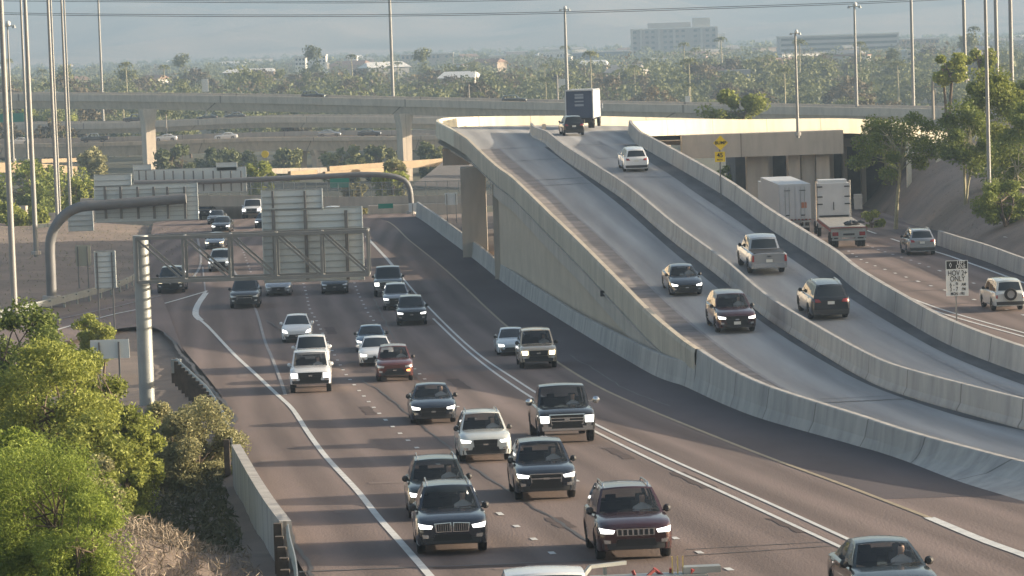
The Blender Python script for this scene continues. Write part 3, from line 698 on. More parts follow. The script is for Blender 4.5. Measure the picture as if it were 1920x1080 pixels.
# wide concrete apron wall left of it
mb = MB(); mb.sweep(rs([P(150, 372, 362), P(380, 370, 360), P(520, 372, 358)], 10), [(0, -3), (0, 0), (-.3, 0), (-.3, -3)]); tag(mb.build('retaining_wall', M_CONC2), 'low grey retaining wall behind the sign panels at the far end of the main lanes', 'wall')
# sunlit pieces of distant ramps behind
def slab(label, pts, h, mt, th=0.4, name='ramp_wall'):
    T = rs([P(*p) for p in pts], 24); m_ = MB(); m_.sweep(T, [(0, -h), (0, 0), (-th, 0), (-th, -h)]); return tag(m_.build(name, mt), label, 'wall')
slab('sunlit tan ramp wall low between the right column and the flyover', [(618, 312, 440), (700, 306, 455), (760, 302, 465), (830, 297, 478)], 1.1, M_TANW)
slab('short sunlit ramp wall just left of the twin middle columns', [(545, 321, 425), (595, 318, 440)], 0.9, M_TANW)
slab('lower of the two sunlit tan walls beside the right tall column', [(610, 322, 420), (680, 317, 432), (740, 314, 445)], 0.8, M_TANW)
slab('sunlit orange ramp wall at the left frame edge above the trees', [(-60, 304, 500), (60, 306, 520), (145, 312, 540)], 1.6, M_TANW)
slab('thin sunlit ramp parapet under the lower overpass at the left', [(78, 298, 560), (150, 296, 585)], 0.7, M_TANW)
slab('small sunlit wall beside the upper curved sign at the left', [(137, 340, 440), (175, 337, 452)], 1.3, M_TANW)
slab('grey low wall with sunlit face behind the yellow warning sign', [(480, 316, 470), (640, 314, 478)], 0.8, M_CONC2)
# bare slope under the far bridge
def mound(name, label, pts, y0, y1, mt):
    pass
mb = MB()
pr = [(770, 348, 400), (800, 328, 420), (832, 302, 450), (880, 300, 455), (880, 352, 398)]
a = [P(*q) for q in pr]
back = [Vector((p.x + 8, p.y + 40, p.z + (0.5 if i in (1, 2, 3) else 0))) for i, p in enumerate(a)]
mb.add(a + back, [(0, 1, 2, 3, 4), (0, 5, 6, 1), (1, 6, 7, 2), (2, 7, 8, 3), (9, 8, 7, 6, 5)])
tag(mb.build('hillside', mat('dark slope', (0.13, 0.12, 0.115), 0.95, var=0.3, scale=0.5)), kind='structure')

# block walls at the left
slab('grey block wall stepping along the left verge behind the poles', [(-40, 388, 365), (48, 386, 362)], 2.2, M_CONC2, name='block_wall')
slab('lower grey block wall between the thin poles at the left', [(50, 402, 352), (120, 398, 352), (180, 396, 352)], 2.0, M_CONC2, name='block_wall')
slab('thin pale kerb wall on the left verge', [(60, 421, 330), (110, 418, 330)], 0.4, M_CONCL, name='kerb_wall')

# right freeway edge barrier
def edge_bar(pix, label, h=1.0, zf=z_east, name='concrete_barrier', mt=M_CONC):
    pts = px_line(pix, zf, 0, 1.5); m_ = MB()
    m_.sweep(pts, [(0.2, -0.4), (0.17, 0.3), (0.1, h), (-0.1, h), (-0.17, 0.3), (-0.2, -0.4)]); return tag(m_.build(name, mt), label, 'barrier')
edge_bar([(1762, 460), (1800, 473), (1850, 489), (1920, 516), (2050, 560)], 'tan concrete barrier beside the right freeway shoulder', 1.05)
edge_bar([(1884, 465), (1905, 470), (1930, 476), (2050, 505)], 'short tan concrete barrier behind the first at the right frame edge', 0.8)
mb = MB(); mb.box(P(1609, 378, 280), (0.7, 0.6, 1.3)); mb.box(P(1609, 371, 280), (0.8, 0.7, .08)); tag(mb.build('utility_cabinet', M_CONC), 'grey utility cabinet beside the underpass behind the flatbed truck', 'cabinet')

# ================================================================ left foreground: bridge parapet, guardrail
wl = [hit(u, v, z_main) for u, v in ((437, 880), (470, 945), (500, 998), (528, 1040))]
wl = rs(wl, 24)
mb = MB(); mb.sweep(wl, [(0.02, -2.6), (0.02, 0.85), (-0.28, 0.85), (-0.34, -0.1), (-0.34, -2.6)])
brp = mb.build('bridge_parapet', M_CONC); tag(brp, 'pale concrete bridge parapet with sunlit top at the lower left road edge', 'parapet')
e = wl[-1]; gr = empty('guardrail', e, 'steel guardrail on timber posts running out of the bottom left of the frame', 'guardrail')
gl = rs([e + Vector((0.2, -0.3, 0.1)), hit(545, 1062, z_main), hit(556, 1110, z_main), hit(562, 1200, z_main)], 14)
rail = [(0.0, 0.42), (0.05, 0.47), (0.0, 0.55), (0.05, 0.63), (0.0, 0.72), (-0.03, 0.72), (-0.03, 0.42)]
mb = MB(); mb.sweep(gl, rail); mb.build('rail', M_STEEL, gr)
for p in gl[::2]:
    m_ = MB(); m_.box((p.x - 0.25, p.y, p.z + 0.1), (0.2, 0.2, 1.3)); m_.build('post', M_WOOD, gr)
g2 = empty('guardrail', hit(335, 690, z_main), 'guardrail section with dark timber posts between the gantry post and the bridge parapet', 'guardrail')
gl = rs([hit(u, v, z_main) for u, v in ((332, 702), (345, 715), (365, 735), (385, 755), (400, 775), (420, 812), (436, 868))], 22)
mb = MB(); mb.sweep(gl, [(a, b + 0.12) for a, b in rail]); mb.build('rail', M_STEEL, g2)
for p in gl[:22]:
    m_ = MB(); m_.box((p.x - 0.18, p.y, p.z + 0.2), (0.2, 0.2, 1.25)); m_.build('post', M_WOOD, g2)
p = gl[0]; m_ = MB(); m_.box((p.x, p.y - .2, p.z + 0.45), (0.5, 0.3, 0.7)); m_.build('terminal', M_STEEL, g2)
g3 = empty('guardrail', hit(150, 575, z_main), 'long double guardrail curving along the outer edge of the slip road at the left', 'guardrail')
gl = rs([hit(u, v, z_main) for u, v in ((262, 522), (245, 535), (205, 550), (140, 568), (60, 588), (0, 602), (-120, 622))], 50)
mb = MB(); mb.sweep(gl, rail); mb.build('rail', M_STEEL, g3)
mb = MB(); mb.sweep([p + Vector((0, -1.1, -.15)) for p in gl], rail); mb.build('rail', M_STEEL, g3)
for p in gl[::3]:
    m_ = MB(); m_.box((p.x, p.y - .5, p.z + 0.25), (0.12, 0.5, 0.8)); m_.build('post', M_STEEL, g3)

# ================================================================ sign structures
def panel(parent, c0, c1, Y, nrib=0, th=0.06, mt=M_SIGNB, name='sign_panel', hr=0.30, split=True):
    """sign panel seen from the back : pixel corners at depth Y, thin horizontal extrusion ribs"""
    a = P(c0[0], c0[1], Y); b = P(c1[0], c1[1], Y); b.x = max(b.x, a.x + .1)
    w_, h_ = b.x - a.x, a.z - b.z; cx, cz = (a.x + b.x) / 2, (a.z + b.z) / 2
    m_ = MB(); m_.box((cx, Y, cz), (w_, th, h_))
    n = max(1, int(h_ / hr))
    for i in range(n + 1): m_.box((cx, Y - th / 2 - 0.025, b.z + h_ * i / n), (w_ - 0.002, 0.05, 0.035), m=1)
    m_.box((a.x + .03, Y - 0.06, cz), (0.06, 0.10, h_)); m_.box((b.x - .03, Y - 0.06, cz), (0.06, 0.10, h_))
    o = m_.build(name, [mt, M_RIB], parent)
    return a, b, o
M_RIB = mat('dark panel seam', (0.36, 0.38, 0.38), 0.6, metal=0.2)
def verticals(parent, us, vt, vb, Y, w_=0.14, mt=None):
    for u in us:
        a = P(u, vt, Y); b = P(u, vb, Y); a.x = b.x
        m_ = MB(); m_.bar(a, b, w_, 0.14); m_.build('bracket', mt or M_DSTEEL, parent)
# cantilever truss gantry
gz = G - 17.1
ga = empty('sign_gantry', Vector((P(277, 775, 152).x, 152, gz)), 'cantilever truss gantry on a single thick galvanised post over the left lanes', 'sign gantry')
pp = P(277, 775, 152); tp = P(274, 445, 152)
mb = MB(); mb.tube([(pp.x, 152, gz - .5), (pp.x, 152, tp.z + 0.1)], 0.37, 28); mb.build('post', M_STEEL, ga, smooth=40)
mb = MB(); mb.tube([(pp.x, 152, gz - .1), (pp.x, 152, gz + .25)], 0.6, 20)
mb.build('base', M_CONC, ga)
xL = P(254, 440, 151).x; xR = P(688, 440, 151).x; zt = P(470, 441, 151).z; zb = P(470, 523, 151).z
mb = MB()
nn = 8
for yy_ in (151.2, 152.8):
    mb.bar((xL, yy_, zt), (xR, yy_, zt), 0.16); mb.bar((xL, yy_, zb), (xR, yy_, zb), 0.16)
    for i in range(6):
        xa = xL + (xR - xL) * i / 5
        mb.bar((xa, yy_, zb), (xa, yy_, zt), 0.12)
        if i < 5:
            xb_ = xL + (xR - xL) * (i + 1) / 5
            mb.bar((xa, yy_, zt), (xb_, yy_, zb), 0.09)
for i in range(6):
    xa = xL + (xR - xL) * i / 5
    mb.bar((xa, 151.2, zt), (xa, 152.8, zt), 0.1); mb.bar((xa, 151.2, zb), (xa, 152.8, zb), 0.1)
mb.build('truss', M_TRUSS, ga)
s1 = empty('overhead_sign', P(588, 525, 153.4), 'tall overhead guide sign seen from behind, mounted on the truss gantry', 'road sign')
panel(s1, (490, 393), (684, 524), 153.4); panel(s1, (489, 357), (606, 391.5), 153.4)
verticals(s1, (517, 577, 653), 394, 524, 153.2, 0.16)
verticals(s1, (512, 572), 358, 390, 153.2, 0.1)
# white sign edge stripe is its lit side; gauge
# first curved monotube
def mono(base_uv, Y, zb_, pts, r, label, name='sign_monotube'):
    b = P(base_uv[0], base_uv[1], Y)
    e = empty(name, Vector((b.x, Y, zb_)), label, 'sign support')
    path = [Vector((b.x, Y, zb_ - .3))] + [P(u, v, Y) for u, v in pts]; path[1].x = b.x + (path[1].x - b.x) * 0.9
    m_ = MB(); m_.tube(rs(path, 60), r, 20); m_.build('tube', M_DSTEEL, e, smooth=40)
    m_ = MB(); m_.tube([(b.x, Y, zb_ - .2), (b.x, Y, zb_ + .15)], r * 1.8, 16); m_.build('base', M_CONC, e)
    return e
m1 = mono((97, 557), 224, G - 16.6, [(95, 500), (94, 455), (102, 428), (122, 402), (150, 388), (185, 385), (260, 379), (349, 372)], 0.36, 'curved dark steel monotube arm rising at the left and reaching over the slip road')
s2 = empty('overhead_sign', P(275, 412, 225), 'wide overhead guide sign seen from behind on the left curved arm', 'road sign')
panel(s2, (176, 349), (373, 411), 225); panel(s2, (176, 328), (247, 348.5), 225)
verticals(s2, (199, 228, 260, 290, 316, 348), 350, 410, 224.7, 0.17)
panel(s2, (127, 395), (176, 432), 227)
m2 = mono((772, 412), 345, G - 17.6, [(771, 380), (768, 352), (758, 338), (735, 330), (690, 327), (600, 331), (470, 337), (370, 341), (252, 343)], 0.29, 'long dark monotube arm spanning right to left where the main lanes end')
s3 = empty('overhead_sign', P(356, 362, 346), 'long row of overhead sign panels seen from behind on the far monotube', 'road sign')
panel(s3, (250, 319), (463, 359), 346, hr=1.2); panel(s3, (405, 305), (445, 319), 346, hr=1.2); panel(s3, (249, 309), (284, 319), 346, hr=1.2)
verticals(s3, (262, 275, 291, 309, 326, 346, 364, 382, 401, 415, 434, 453), 320, 358, 345.6, 0.16)
def post_sign(name, label, c0, c1, Y, posts, zb_, mt, cat='road sign', back=True, hr=0.3):
    e = empty(name, Vector((P((c0[0]+c1[0])/2, c1[1], Y).x, Y, zb_)), label, cat)
    a = P(c0[0], c0[1], Y); b = P(c1[0], c1[1], Y); m_ = MB()
    if back and hr: panel(e, c0, c1, Y, mt=mt, hr=hr)
    else: m_.box(((a.x+b.x)/2, Y, (a.z+b.z)/2), (b.x-a.x, 0.04, a.z-b.z)); m_.build('sign_panel', mt, e)
    for u in posts:
        q = P(u, c1[1], Y); m_ = MB(); m_.bar((q.x, Y - 0.08, zb_ - .3), (q.x, Y - 0.08, a.z - .1), 0.08, 0.08); m_.build('post', M_DSTEEL if back else M_POLE, e)
    return e
post_sign('ground_sign', 'slatted panel sign seen from behind below the left curved arm, beside the slip road', (176, 471), (219, 539), 195, (184, 212), G - 17, M_SIGNB)
post_sign('ground_sign', 'small beige sign back on the left verge, left of the slatted sign', (141, 460), (171, 498), 235, (147, 165), G - 16.5, mat('beige sign back', (0.36, 0.35, 0.28), 0.6), hr=0)
post_sign('ground_sign', 'plain grey panel sign seen from behind in front of the round bush', (169, 638), (243, 671), 140, (187, 224), G - 19, M_SIGNB, hr=0)
post_sign('ground_sign', 'small white regulatory sign at the far foot of the monotube', (766, 381), (783, 397), 335, (774,), G - 17.6, M_WSIGN, back=False)
post_sign('ground_sign', 'pale blue grey board beside the flyover pier at the far end', (834, 362), (858, 384), 322, (838, 855), G - 17.6, M_WSIGN, back=False)
for (c0, c1, Y, lab) in (((620, 334), (656, 350), 372, 'green guide sign under the far monotube arm'), ((710, 381), (738, 389), 349, 'small green sign on the low street bridge'), ((0, 213), (47, 228), 640, 'green overhead sign at the left frame edge by the middle overpass')):
    a = P(*c0, Y); b = P(*c1, Y); m_ = MB(); m_.box(((a.x+b.x)/2, Y - 1.5, (a.z+b.z)/2), (b.x-a.x, 0.08, a.z-b.z)); e_ = m_.build('guide_sign', M_GSIGN); tag(e_, lab, 'road sign')
# yellow warning sign far
q = P(497, 289, 430); m_ = MB(); e_ = empty('warning_sign', Vector((q.x, 430, q.z - 3)), 'small yellow warning sign far off beneath the lower overpass', 'road sign')
m_.tube([(q.x, 429.9, q.z), (q.x, 430.0, q.z)], 0.5, 12); m_.build('sign_panel', M_YSIGN, e_)
m_ = MB(); m_.bar((q.x - .2, 430.1, q.z - 3), (q.x - .2, 430.1, q.z), .08); m_.build('post', M_POLE, e_); m_ = MB(); m_.bar((q.x + .2, 430.1, q.z - 3), (q.x + .2, 430.1, q.z), .08); m_.build('post', M_POLE, e_)

# lettering
def text(s, c, size, parent, mt, ex=0.004, name='legend', sx=1.0, bold=0.0):
    cu = bpy.data.curves.new(name, 'FONT'); cu.body = s; cu.size = size; cu.align_x = 'CENTER'; cu.align_y = 'CENTER'; cu.extrude = ex; cu.offset = bold
    to = bpy.data.objects.new(name, cu); COL.objects.link(to); dg = bpy.context.evaluated_depsgraph_get(); dg.update()
    me = bpy.data.meshes.new_from_object(to.evaluated_get(dg)); COL.objects.unlink(to); bpy.data.objects.remove(to)
    me.materials.clear(); me.materials.append(mt)
    o = bpy.data.objects.new(name, me); COL.objects.link(o); o.rotation_euler = (math.pi / 2, 0, 0); o.scale = (sx, 1, 1)
    o.location = Vector(c) - Vector(parent['base']); o.parent = parent; return o
# HOV sign
hy = hit(1795, 602, z_east).y; hy = 158
hc = P(1795, 521, hy); sH = empty('lane_sign', Vector((hc.x, hy, z_east(hy))), 'white and black HOV 2+ ONLY left lane sign behind the ramp parapet', 'road sign')
a = P(1773, 489, hy); b = P(1816, 554, hy); W_ = b.x - a.x; H_ = a.z - b.z; cx = (a.x+b.x)/2; cz = (a.z+b.z)/2
m_ = MB(); m_.box((cx, hy, cz), (W_, 0.04, H_)); m_.build('sign_panel', M_WSIGN, sH)
m_ = MB(); m_.box((cx, hy - .025, a.z - H_ * .125), (W_ * .94, 0.012, H_ * .225)); m_.build('header_panel', M_BSIGN, sH)
dxx = cx - W_ * .29; dzz = a.z - H_ * .125; m_ = MB(); rr = .055; RR = .085
o_ = [(0, 1.6), (.75, 0), (0, -1.6), (-.75, 0)]
vs = [(dxx + x * RR, hy - .036, dzz + z * RR) for x, z in o_] + [(dxx + x * rr, hy - .036, dzz + z * rr) for x, z in o_]
m_.add(vs, [(k, (k+1) % 4, 4 + (k+1) % 4, 4 + k) for k in range(4)]); m_.build('diamond_mark', M_WSIGN, sH)
U_ = H_ / 540.0
for s_, px_, py_, sz, mt_ in (('LEFT', 232, 38, 62, M_WSIGN), ('LANE', 226, 98, 62, M_WSIGN), ('HOV 2+', 175, 195, 88, M_BSIGN), ('ONLY', 172, 283, 88, M_BSIGN), ('6 - 9', 115, 368, 70, M_BSIGN), ('AM', 265, 368, 48, M_BSIGN), ('3 - 7', 115, 438, 70, M_BSIGN), ('PM', 265, 440, 48, M_BSIGN), ('MON - FRI', 170, 508, 48, M_BSIGN)):
    text(s_, (a.x + px_ * U_, hy - .034, a.z - py_ * U_), sz * U_ * 1.3, sH, mt_, bold=0.003, sx=.74)
q = P(1793, 560, hy); m_ = MB(); m_.bar((q.x, hy + .06, z_east(hy) - .2), (q.x, hy + .06, a.z - .2), 0.07); m_.build('post', M_POLE, sH)
# BUMP sign
by = 215; bc = P(1351, 268, by); pos = P(1351, 330, by)
sB = empty('warning_sign', Vector((bc.x, by, z_ramp(by) - 4)), 'yellow diamond BUMP sign with 45 M.P.H. plate beside the ramp parapet', 'road sign')
R_ = P(1365, 268, by).x - bc.x
m_ = MB(); m_.add([(bc.x, by, bc.z + R_), (bc.x + R_, by, bc.z), (bc.x, by, bc.z - R_), (bc.x - R_, by, bc.z), (bc.x, by + .03, bc.z + R_), (bc.x + R_, by + .03, bc.z), (bc.x, by + .03, bc.z - R_), (bc.x - R_, by + .03, bc.z)], [(0, 3, 2, 1), (4, 5, 6, 7)] + [(k, (k+1) % 4, 4 + (k+1) % 4, 4 + k) for k in range(4)]); m_.build('diamond_panel', M_YSIGN, sB)
text('BUMP', (bc.x, by - .01, bc.z), 0.30, sB, M_BSIGN, bold=0.006)
p2 = P(1350, 294, by); m_ = MB(); m_.box((p2.x, by + .01, p2.z), (0.68, .03, .68)); m_.build('speed_plate', M_YSIGN, sB)
text('45', (p2.x, by - .02, p2.z + .10), 0.42, sB, M_BSIGN, bold=0.008); text('M.P.H.', (p2.x, by - .02, p2.z - .2), 0.15, sB, M_BSIGN, bold=0.004)
m_ = MB(); m_.bar((p2.x, by + .08, z_ramp(by) - 4), (p2.x, by + .08, bc.z), 0.09); m_.build('post', M_DSTEEL, sB)

# ================================================================ light poles
M_LENS = mat('lamp glass', (0.85, 0.85, 0.8), 0.2)
def light_pole(ub, vb, Y, h, r, label, group='light poles along the freeway', head='mast', zb_=None):
    b = P(ub, vb, Y); z0 = b.z if zb_ is None else zb_
    e = empty('light_pole', Vector((b.x, Y, z0)), label, 'light pole', group)
    m_ = MB(); m_.tube([(b.x, Y, z0 - .3), (b.x, Y, z0 + h * .33), (b.x, Y, z0 + h * .66), (b.x, Y, z0 + h)], [r, r * .88, r * .74, r * .6], 14); m_.build('pole', M_POLE, e, smooth=40)
    m_ = MB(); m_.tube([(b.x, Y, z0 - .1), (b.x, Y, z0 + .2)], r * 2.0, 12); m_.build('base', M_CONC, e)
    if head == 'mast':
        m_ = MB(); z1 = z0 + h
        m_.tube([(b.x + 1.1 * math.cos(t), Y + 1.1 * math.sin(t), z1 - .2) for t in np.linspace(0, 2 * math.pi, 17)], 0.06, 6); m_.bar((b.x - 1.1, Y, z1 - .2), (b.x + 1.1, Y, z1 - .2), .08); m_.bar((b.x, Y - 1.1, z1 - .2), (b.x, Y + 1.1, z1 - .2), .08); m_.build('head_ring', M_STEEL, e)
        for t in np.linspace(0, 2 * math.pi, 7)[:-1]:
            m_ = MB(); m_.tube([(b.x + 1.2 * math.cos(t), Y + 1.2 * math.sin(t), z1 - .1), (b.x + 1.2 * math.cos(t), Y + 1.2 * math.sin(t), z1 - .5)], [.16, .33], 10); m_.build('lamp', M_POLE, e)
    elif head == 'ball':
        z1 = z0 + h; q = 1.0 if Y > 400 else .42; m_ = MB(); m_.bar((b.x - 1.0*q, Y, z1), (b.x + 1.0*q, Y, z1), .14*q); m_.build('cross_arm', M_STEEL, e)
        m_ = MB(); m_.tube([(b.x + .1, Y, z1 - .05), (b.x + .1, Y, z1 + .25*q), (b.x + .1, Y, z1 + .7*q), (b.x + .1, Y, z1 + .8*q)], [.2*q, .42*q, .3*q, .05*q], 12); m_.build('lamp', M_WHITE, e, smooth=True)
        for s_ in (-1, 1):
            m_ = MB(); m_.tube([(b.x + s_ * .95*q, Y, z1 - .3*q), (b.x + s_ * .95*q, Y, z1 + .15*q)], [.32*q, .15*q], 10); m_.build('lamp', M_STEEL, e)
    return e
# poles: base pixel, depth, height, radius
for k, (u, v, Y, h, r, lab, hd) in enumerate((
    (28, 592, 208, 30, .22, 'thickest light pole at the far left, standing in the bushes', 'mast'),
    (68, 475, 274, 32, .22, 'light pole at the left with its foot on the bare verge', 'mast'),
    (108, 417, 326, 34, .20, 'light pole directly behind the bend of the left curved arm', 'mast'),
    (113, 410, 350, 34, .13, 'slim light pole close beside a thicker one behind the curved arm', 'mast'),
    (132, 392, 372, 34, .18, 'light pole just right of the curved arm bend, on the left', 'mast'),
    (137, 388, 395, 36, .13, 'slimmer light pole touching the one right of the curved arm bend', 'mast'),
    (52, 300, 480, 40, .22, 'thin light pole whose foot is hidden behind the left trees', 'mast'),
    (25, 300, 470, 19.6, .20, 'shorter light pole at far left with its lamp just below the mountain', 'ball'),
    (194, 232, 760, 50, .32, 'thin light pole rising behind the overpasses left of the first tall column', 'mast'),
    (737, 184, 700, 45, .38, 'light pole rising behind the top overpass, left of centre', 'mast'),
    (1064, 184, 690, 19.0, .40, 'light pole with a round white lamp behind the blue box truck', 'ball'),
    (1496, 252, 283, 8.9, .14, 'light pole standing on the bent cap under the sunlit parapet', 'ball'),
    (1607, 222, 560, 19.5, .30, 'light pole with white lamp between the sunlit parapet and the overpass', 'ball'),
    (1713, 207, 560, 45, .30, 'light pole behind the tree tops at the right end of the parapet', 'mast'),
    (1810, 150, 420, 40, .25, 'light pole behind the crown of the big right tree', 'mast'),
    (1857, 447, 231, 32, .15, 'slim light pole in front of the big right tree, foot beside the barrier', 'mast'),
    (1870, 160, 380, 36, .25, 'dark light pole right of the slim one, behind the big tree', 'mast'),
    (1898, 190, 360, 36, .25, 'rightmost light pole, behind the trees', 'mast'))):
    light_pole(u, v, Y, h, r, lab, head=hd)
# short utility poles
M_UP = mat('utility pole timber', (0.30, 0.27, 0.23), 0.9)
for (u, vb, vt, Y, r, lab) in ((1750, 224, 151, 420, .22, 'short bare pole at the right end of the sunlit parapet'), (880, 192, 158, 700, .14, 'short dark pole behind the top overpass left of the curved parapet'),
                               (1046, 192, 140, 900, .28, 'utility pole among the trees left of the blue truck'), (1138, 182, 140, 1000, .3, 'pale utility pole among the trees right of the blue truck'), (1162, 182, 135, 1050, .22, 'thinner utility pole right of the pale one behind the trees'),
                               (313, 262, 214, 720, .16, 'short pole standing on the lower overpass beside the first tall column')):
    a = P(u, vb, Y); b = P(u, vt, Y); m_ = MB(); m_.tube([(a.x, Y, a.z), (a.x, Y, b.z)], [r, r * .8], 8); m_.box((a.x, Y, b.z - .8), (2.0 if r > .2 else .3, .15, .15)); tag(m_.build('utility_pole', M_UP), lab, 'pole')
# power lines
for pts, lab in (([(-100, 22), (150, 26), (560, 28), (960, 24), (1440, 10), (1700, 0), (2000, -18)], 'lower overhead power line sagging across the hillside'), ([(-100, -2), (480, 2), (700, 2), (1100, -6), (2000, -40)], 'upper overhead power line along the top of the frame')):
    for k in (0, 3):
        m_ = MB(); m_.tube(rs([P(u, v + k, 620) for u, v in pts], 60), 0.06, 5); tag(m_.build('power_line', M_DARK), lab + (', its upper strand' if k == 0 else ', its lower strand'), 'power line')
# ================================================================ vehicles
def paint(name, col, metal=0.2, rough=0.25): return mat(name, col, rough, metal=metal, coat=0.9)
PAINT = {
 'black': paint('black car paint', (0.022, 0.024, 0.027)), 'blue_black': paint('dark blue grey car paint', (0.028, 0.036, 0.050), 0.4),
 'green_black': paint('dark green grey car paint', (0.030, 0.040, 0.038), 0.4), 'maroon': paint('maroon car paint', (0.048, 0.017, 0.019), 0.3), 'red_brown': paint('red brown car paint', (0.13, 0.045, 0.040), 0.3),
 'white': paint('white car paint', (0.66, 0.67, 0.68), 0.0), 'pale_grey': paint('pale warm grey car paint', (0.52, 0.54, 0.52), 0.1), 'silver': paint('silver car paint', (0.36, 0.37, 0.38), 0.6),
 'grey': paint('mid grey car paint', (0.14, 0.15, 0.155), 0.4), 'dark_grey': paint('dark grey car paint', (0.065, 0.07, 0.075), 0.4), 'blue': paint('dusty blue car paint', (0.10, 0.16, 0.23), 0.4),
 'tan': paint('tan car paint', (0.44, 0.37, 0.28), 0.2), 'sky': paint('pale blue white car paint', (0.50, 0.56, 0.60), 0.1)}
M_GLASS = glass_mat('car glass', fac=0.5); M_GLASSD = glass_mat('dark car glass', fac=0.0)
M_CHROME = mat('chrome trim', (0.60, 0.60, 0.60), 0.18, metal=0.9)
M_PLAST = mat('dark bumper plastic', (0.028, 0.028, 0.03), 0.6)
M_GRILL = mat('grille mesh', (0.010, 0.010, 0.011), 0.5)
M_RIM = mat('alloy rim', (0.42, 0.42, 0.43), 0.3, metal=0.7)
M_HLON = mat('lit headlamp', (0.8, 0.8, 0.8), 0.3, emit=(1.0, 0.97, 0.90), estr=1.35)
M_HLDIM = mat('headlamp lens', (0.55, 0.57, 0.58), 0.12, metal=0.3)
M_HLWARM = mat('warm lit headlamp', (0.8, 0.8, 0.7), 0.3, emit=(1.0, 0.82, 0.52), estr=1.3)
M_AMBER = mat('amber indicator', (0.8, 0.3, 0.05), 0.3, emit=(1.0, 0.35, 0.08), estr=1.6)
M_TAIL = mat('tail lamp lens', (0.20, 0.012, 0.012), 0.2, coat=0.5)
M_PLATE = mat('number plate', (0.55, 0.55, 0.52), 0.5)
M_SEAT = mat('seat fabric', (0.05, 0.05, 0.055), 0.9)
M_SKIN = mat('skin', (0.62, 0.42, 0.32), 0.55)
M_SHIRT = mat('pale shirt', (0.75, 0.74, 0.72), 0.85)
M_HAIR = mat('dark hair', (0.03, 0.02, 0.015), 0.8)

#  all dims in metres. y = 0 is the front bumper, car faces -y before centring.
KINDS = {
 #           L     W     H     belt  hoodF  hoodB cowl  roofF roofR baseR  roofw  arch  wheelR  clr
 'suv':    (4.70, 1.88, 1.68, 1.06, 0.90, 1.08, 1.30, 2.10, 4.25, 4.62, 0.60, 0.40, 0.355, 0.26),
 'big_suv':(5.00, 1.98, 1.80, 1.15, 1.00, 1.18, 1.30, 2.00, 4.60, 4.92, 0.64, 0.42, 0.38, 0.28),
 'boxy':   (4.40, 1.78, 1.75, 1.08, 0.95, 1.08, 1.15, 1.75, 4.05, 4.25, 0.66, 0.39, 0.35, 0.30),
 'hatch':  (4.50, 1.77, 1.50, 0.98, 0.72, 0.98, 1.00, 2.00, 3.75, 4.30, 0.56, 0.36, 0.32, 0.18),
 'sedan':  (4.80, 1.83, 1.45, 0.95, 0.72, 0.95, 1.35, 2.25, 3.50, 4.30, 0.56, 0.37, 0.33, 0.18),
 'sedan_low': (4.70, 1.86, 1.44, 0.93, 0.68, 0.92, 1.15, 2.15, 3.40, 4.25, 0.56, 0.38, 0.345, 0.17),
 'pickup': (5.80, 2.02, 1.93, 1.22, 1.08, 1.24, 1.45, 2.10, 3.55, 3.78, 0.70, 0.46, 0.41, 0.42),
 'small_pickup': (5.40, 1.90, 1.78, 1.12, 0.98, 1.12, 1.35, 2.05, 3.45, 3.68, 0.66, 0.42, 0.38, 0.38),
}
def car_meshes(kind, bed=False):
    L, W, H, belt, hf, hb, yc, yrf, yrr, ybr, rw, ar, wr, clr = KINDS[kind]
    hw = W / 2; ya_f = 0.92 if 'pickup' not in kind else 1.0; ya_r = L - (0.98 if 'pickup' not in kind else 1.25)
    return L, W, H, belt, hf, hb, yc, yrf, yrr, ybr, rw, ar, wr, clr, hw, ya_f, ya_r
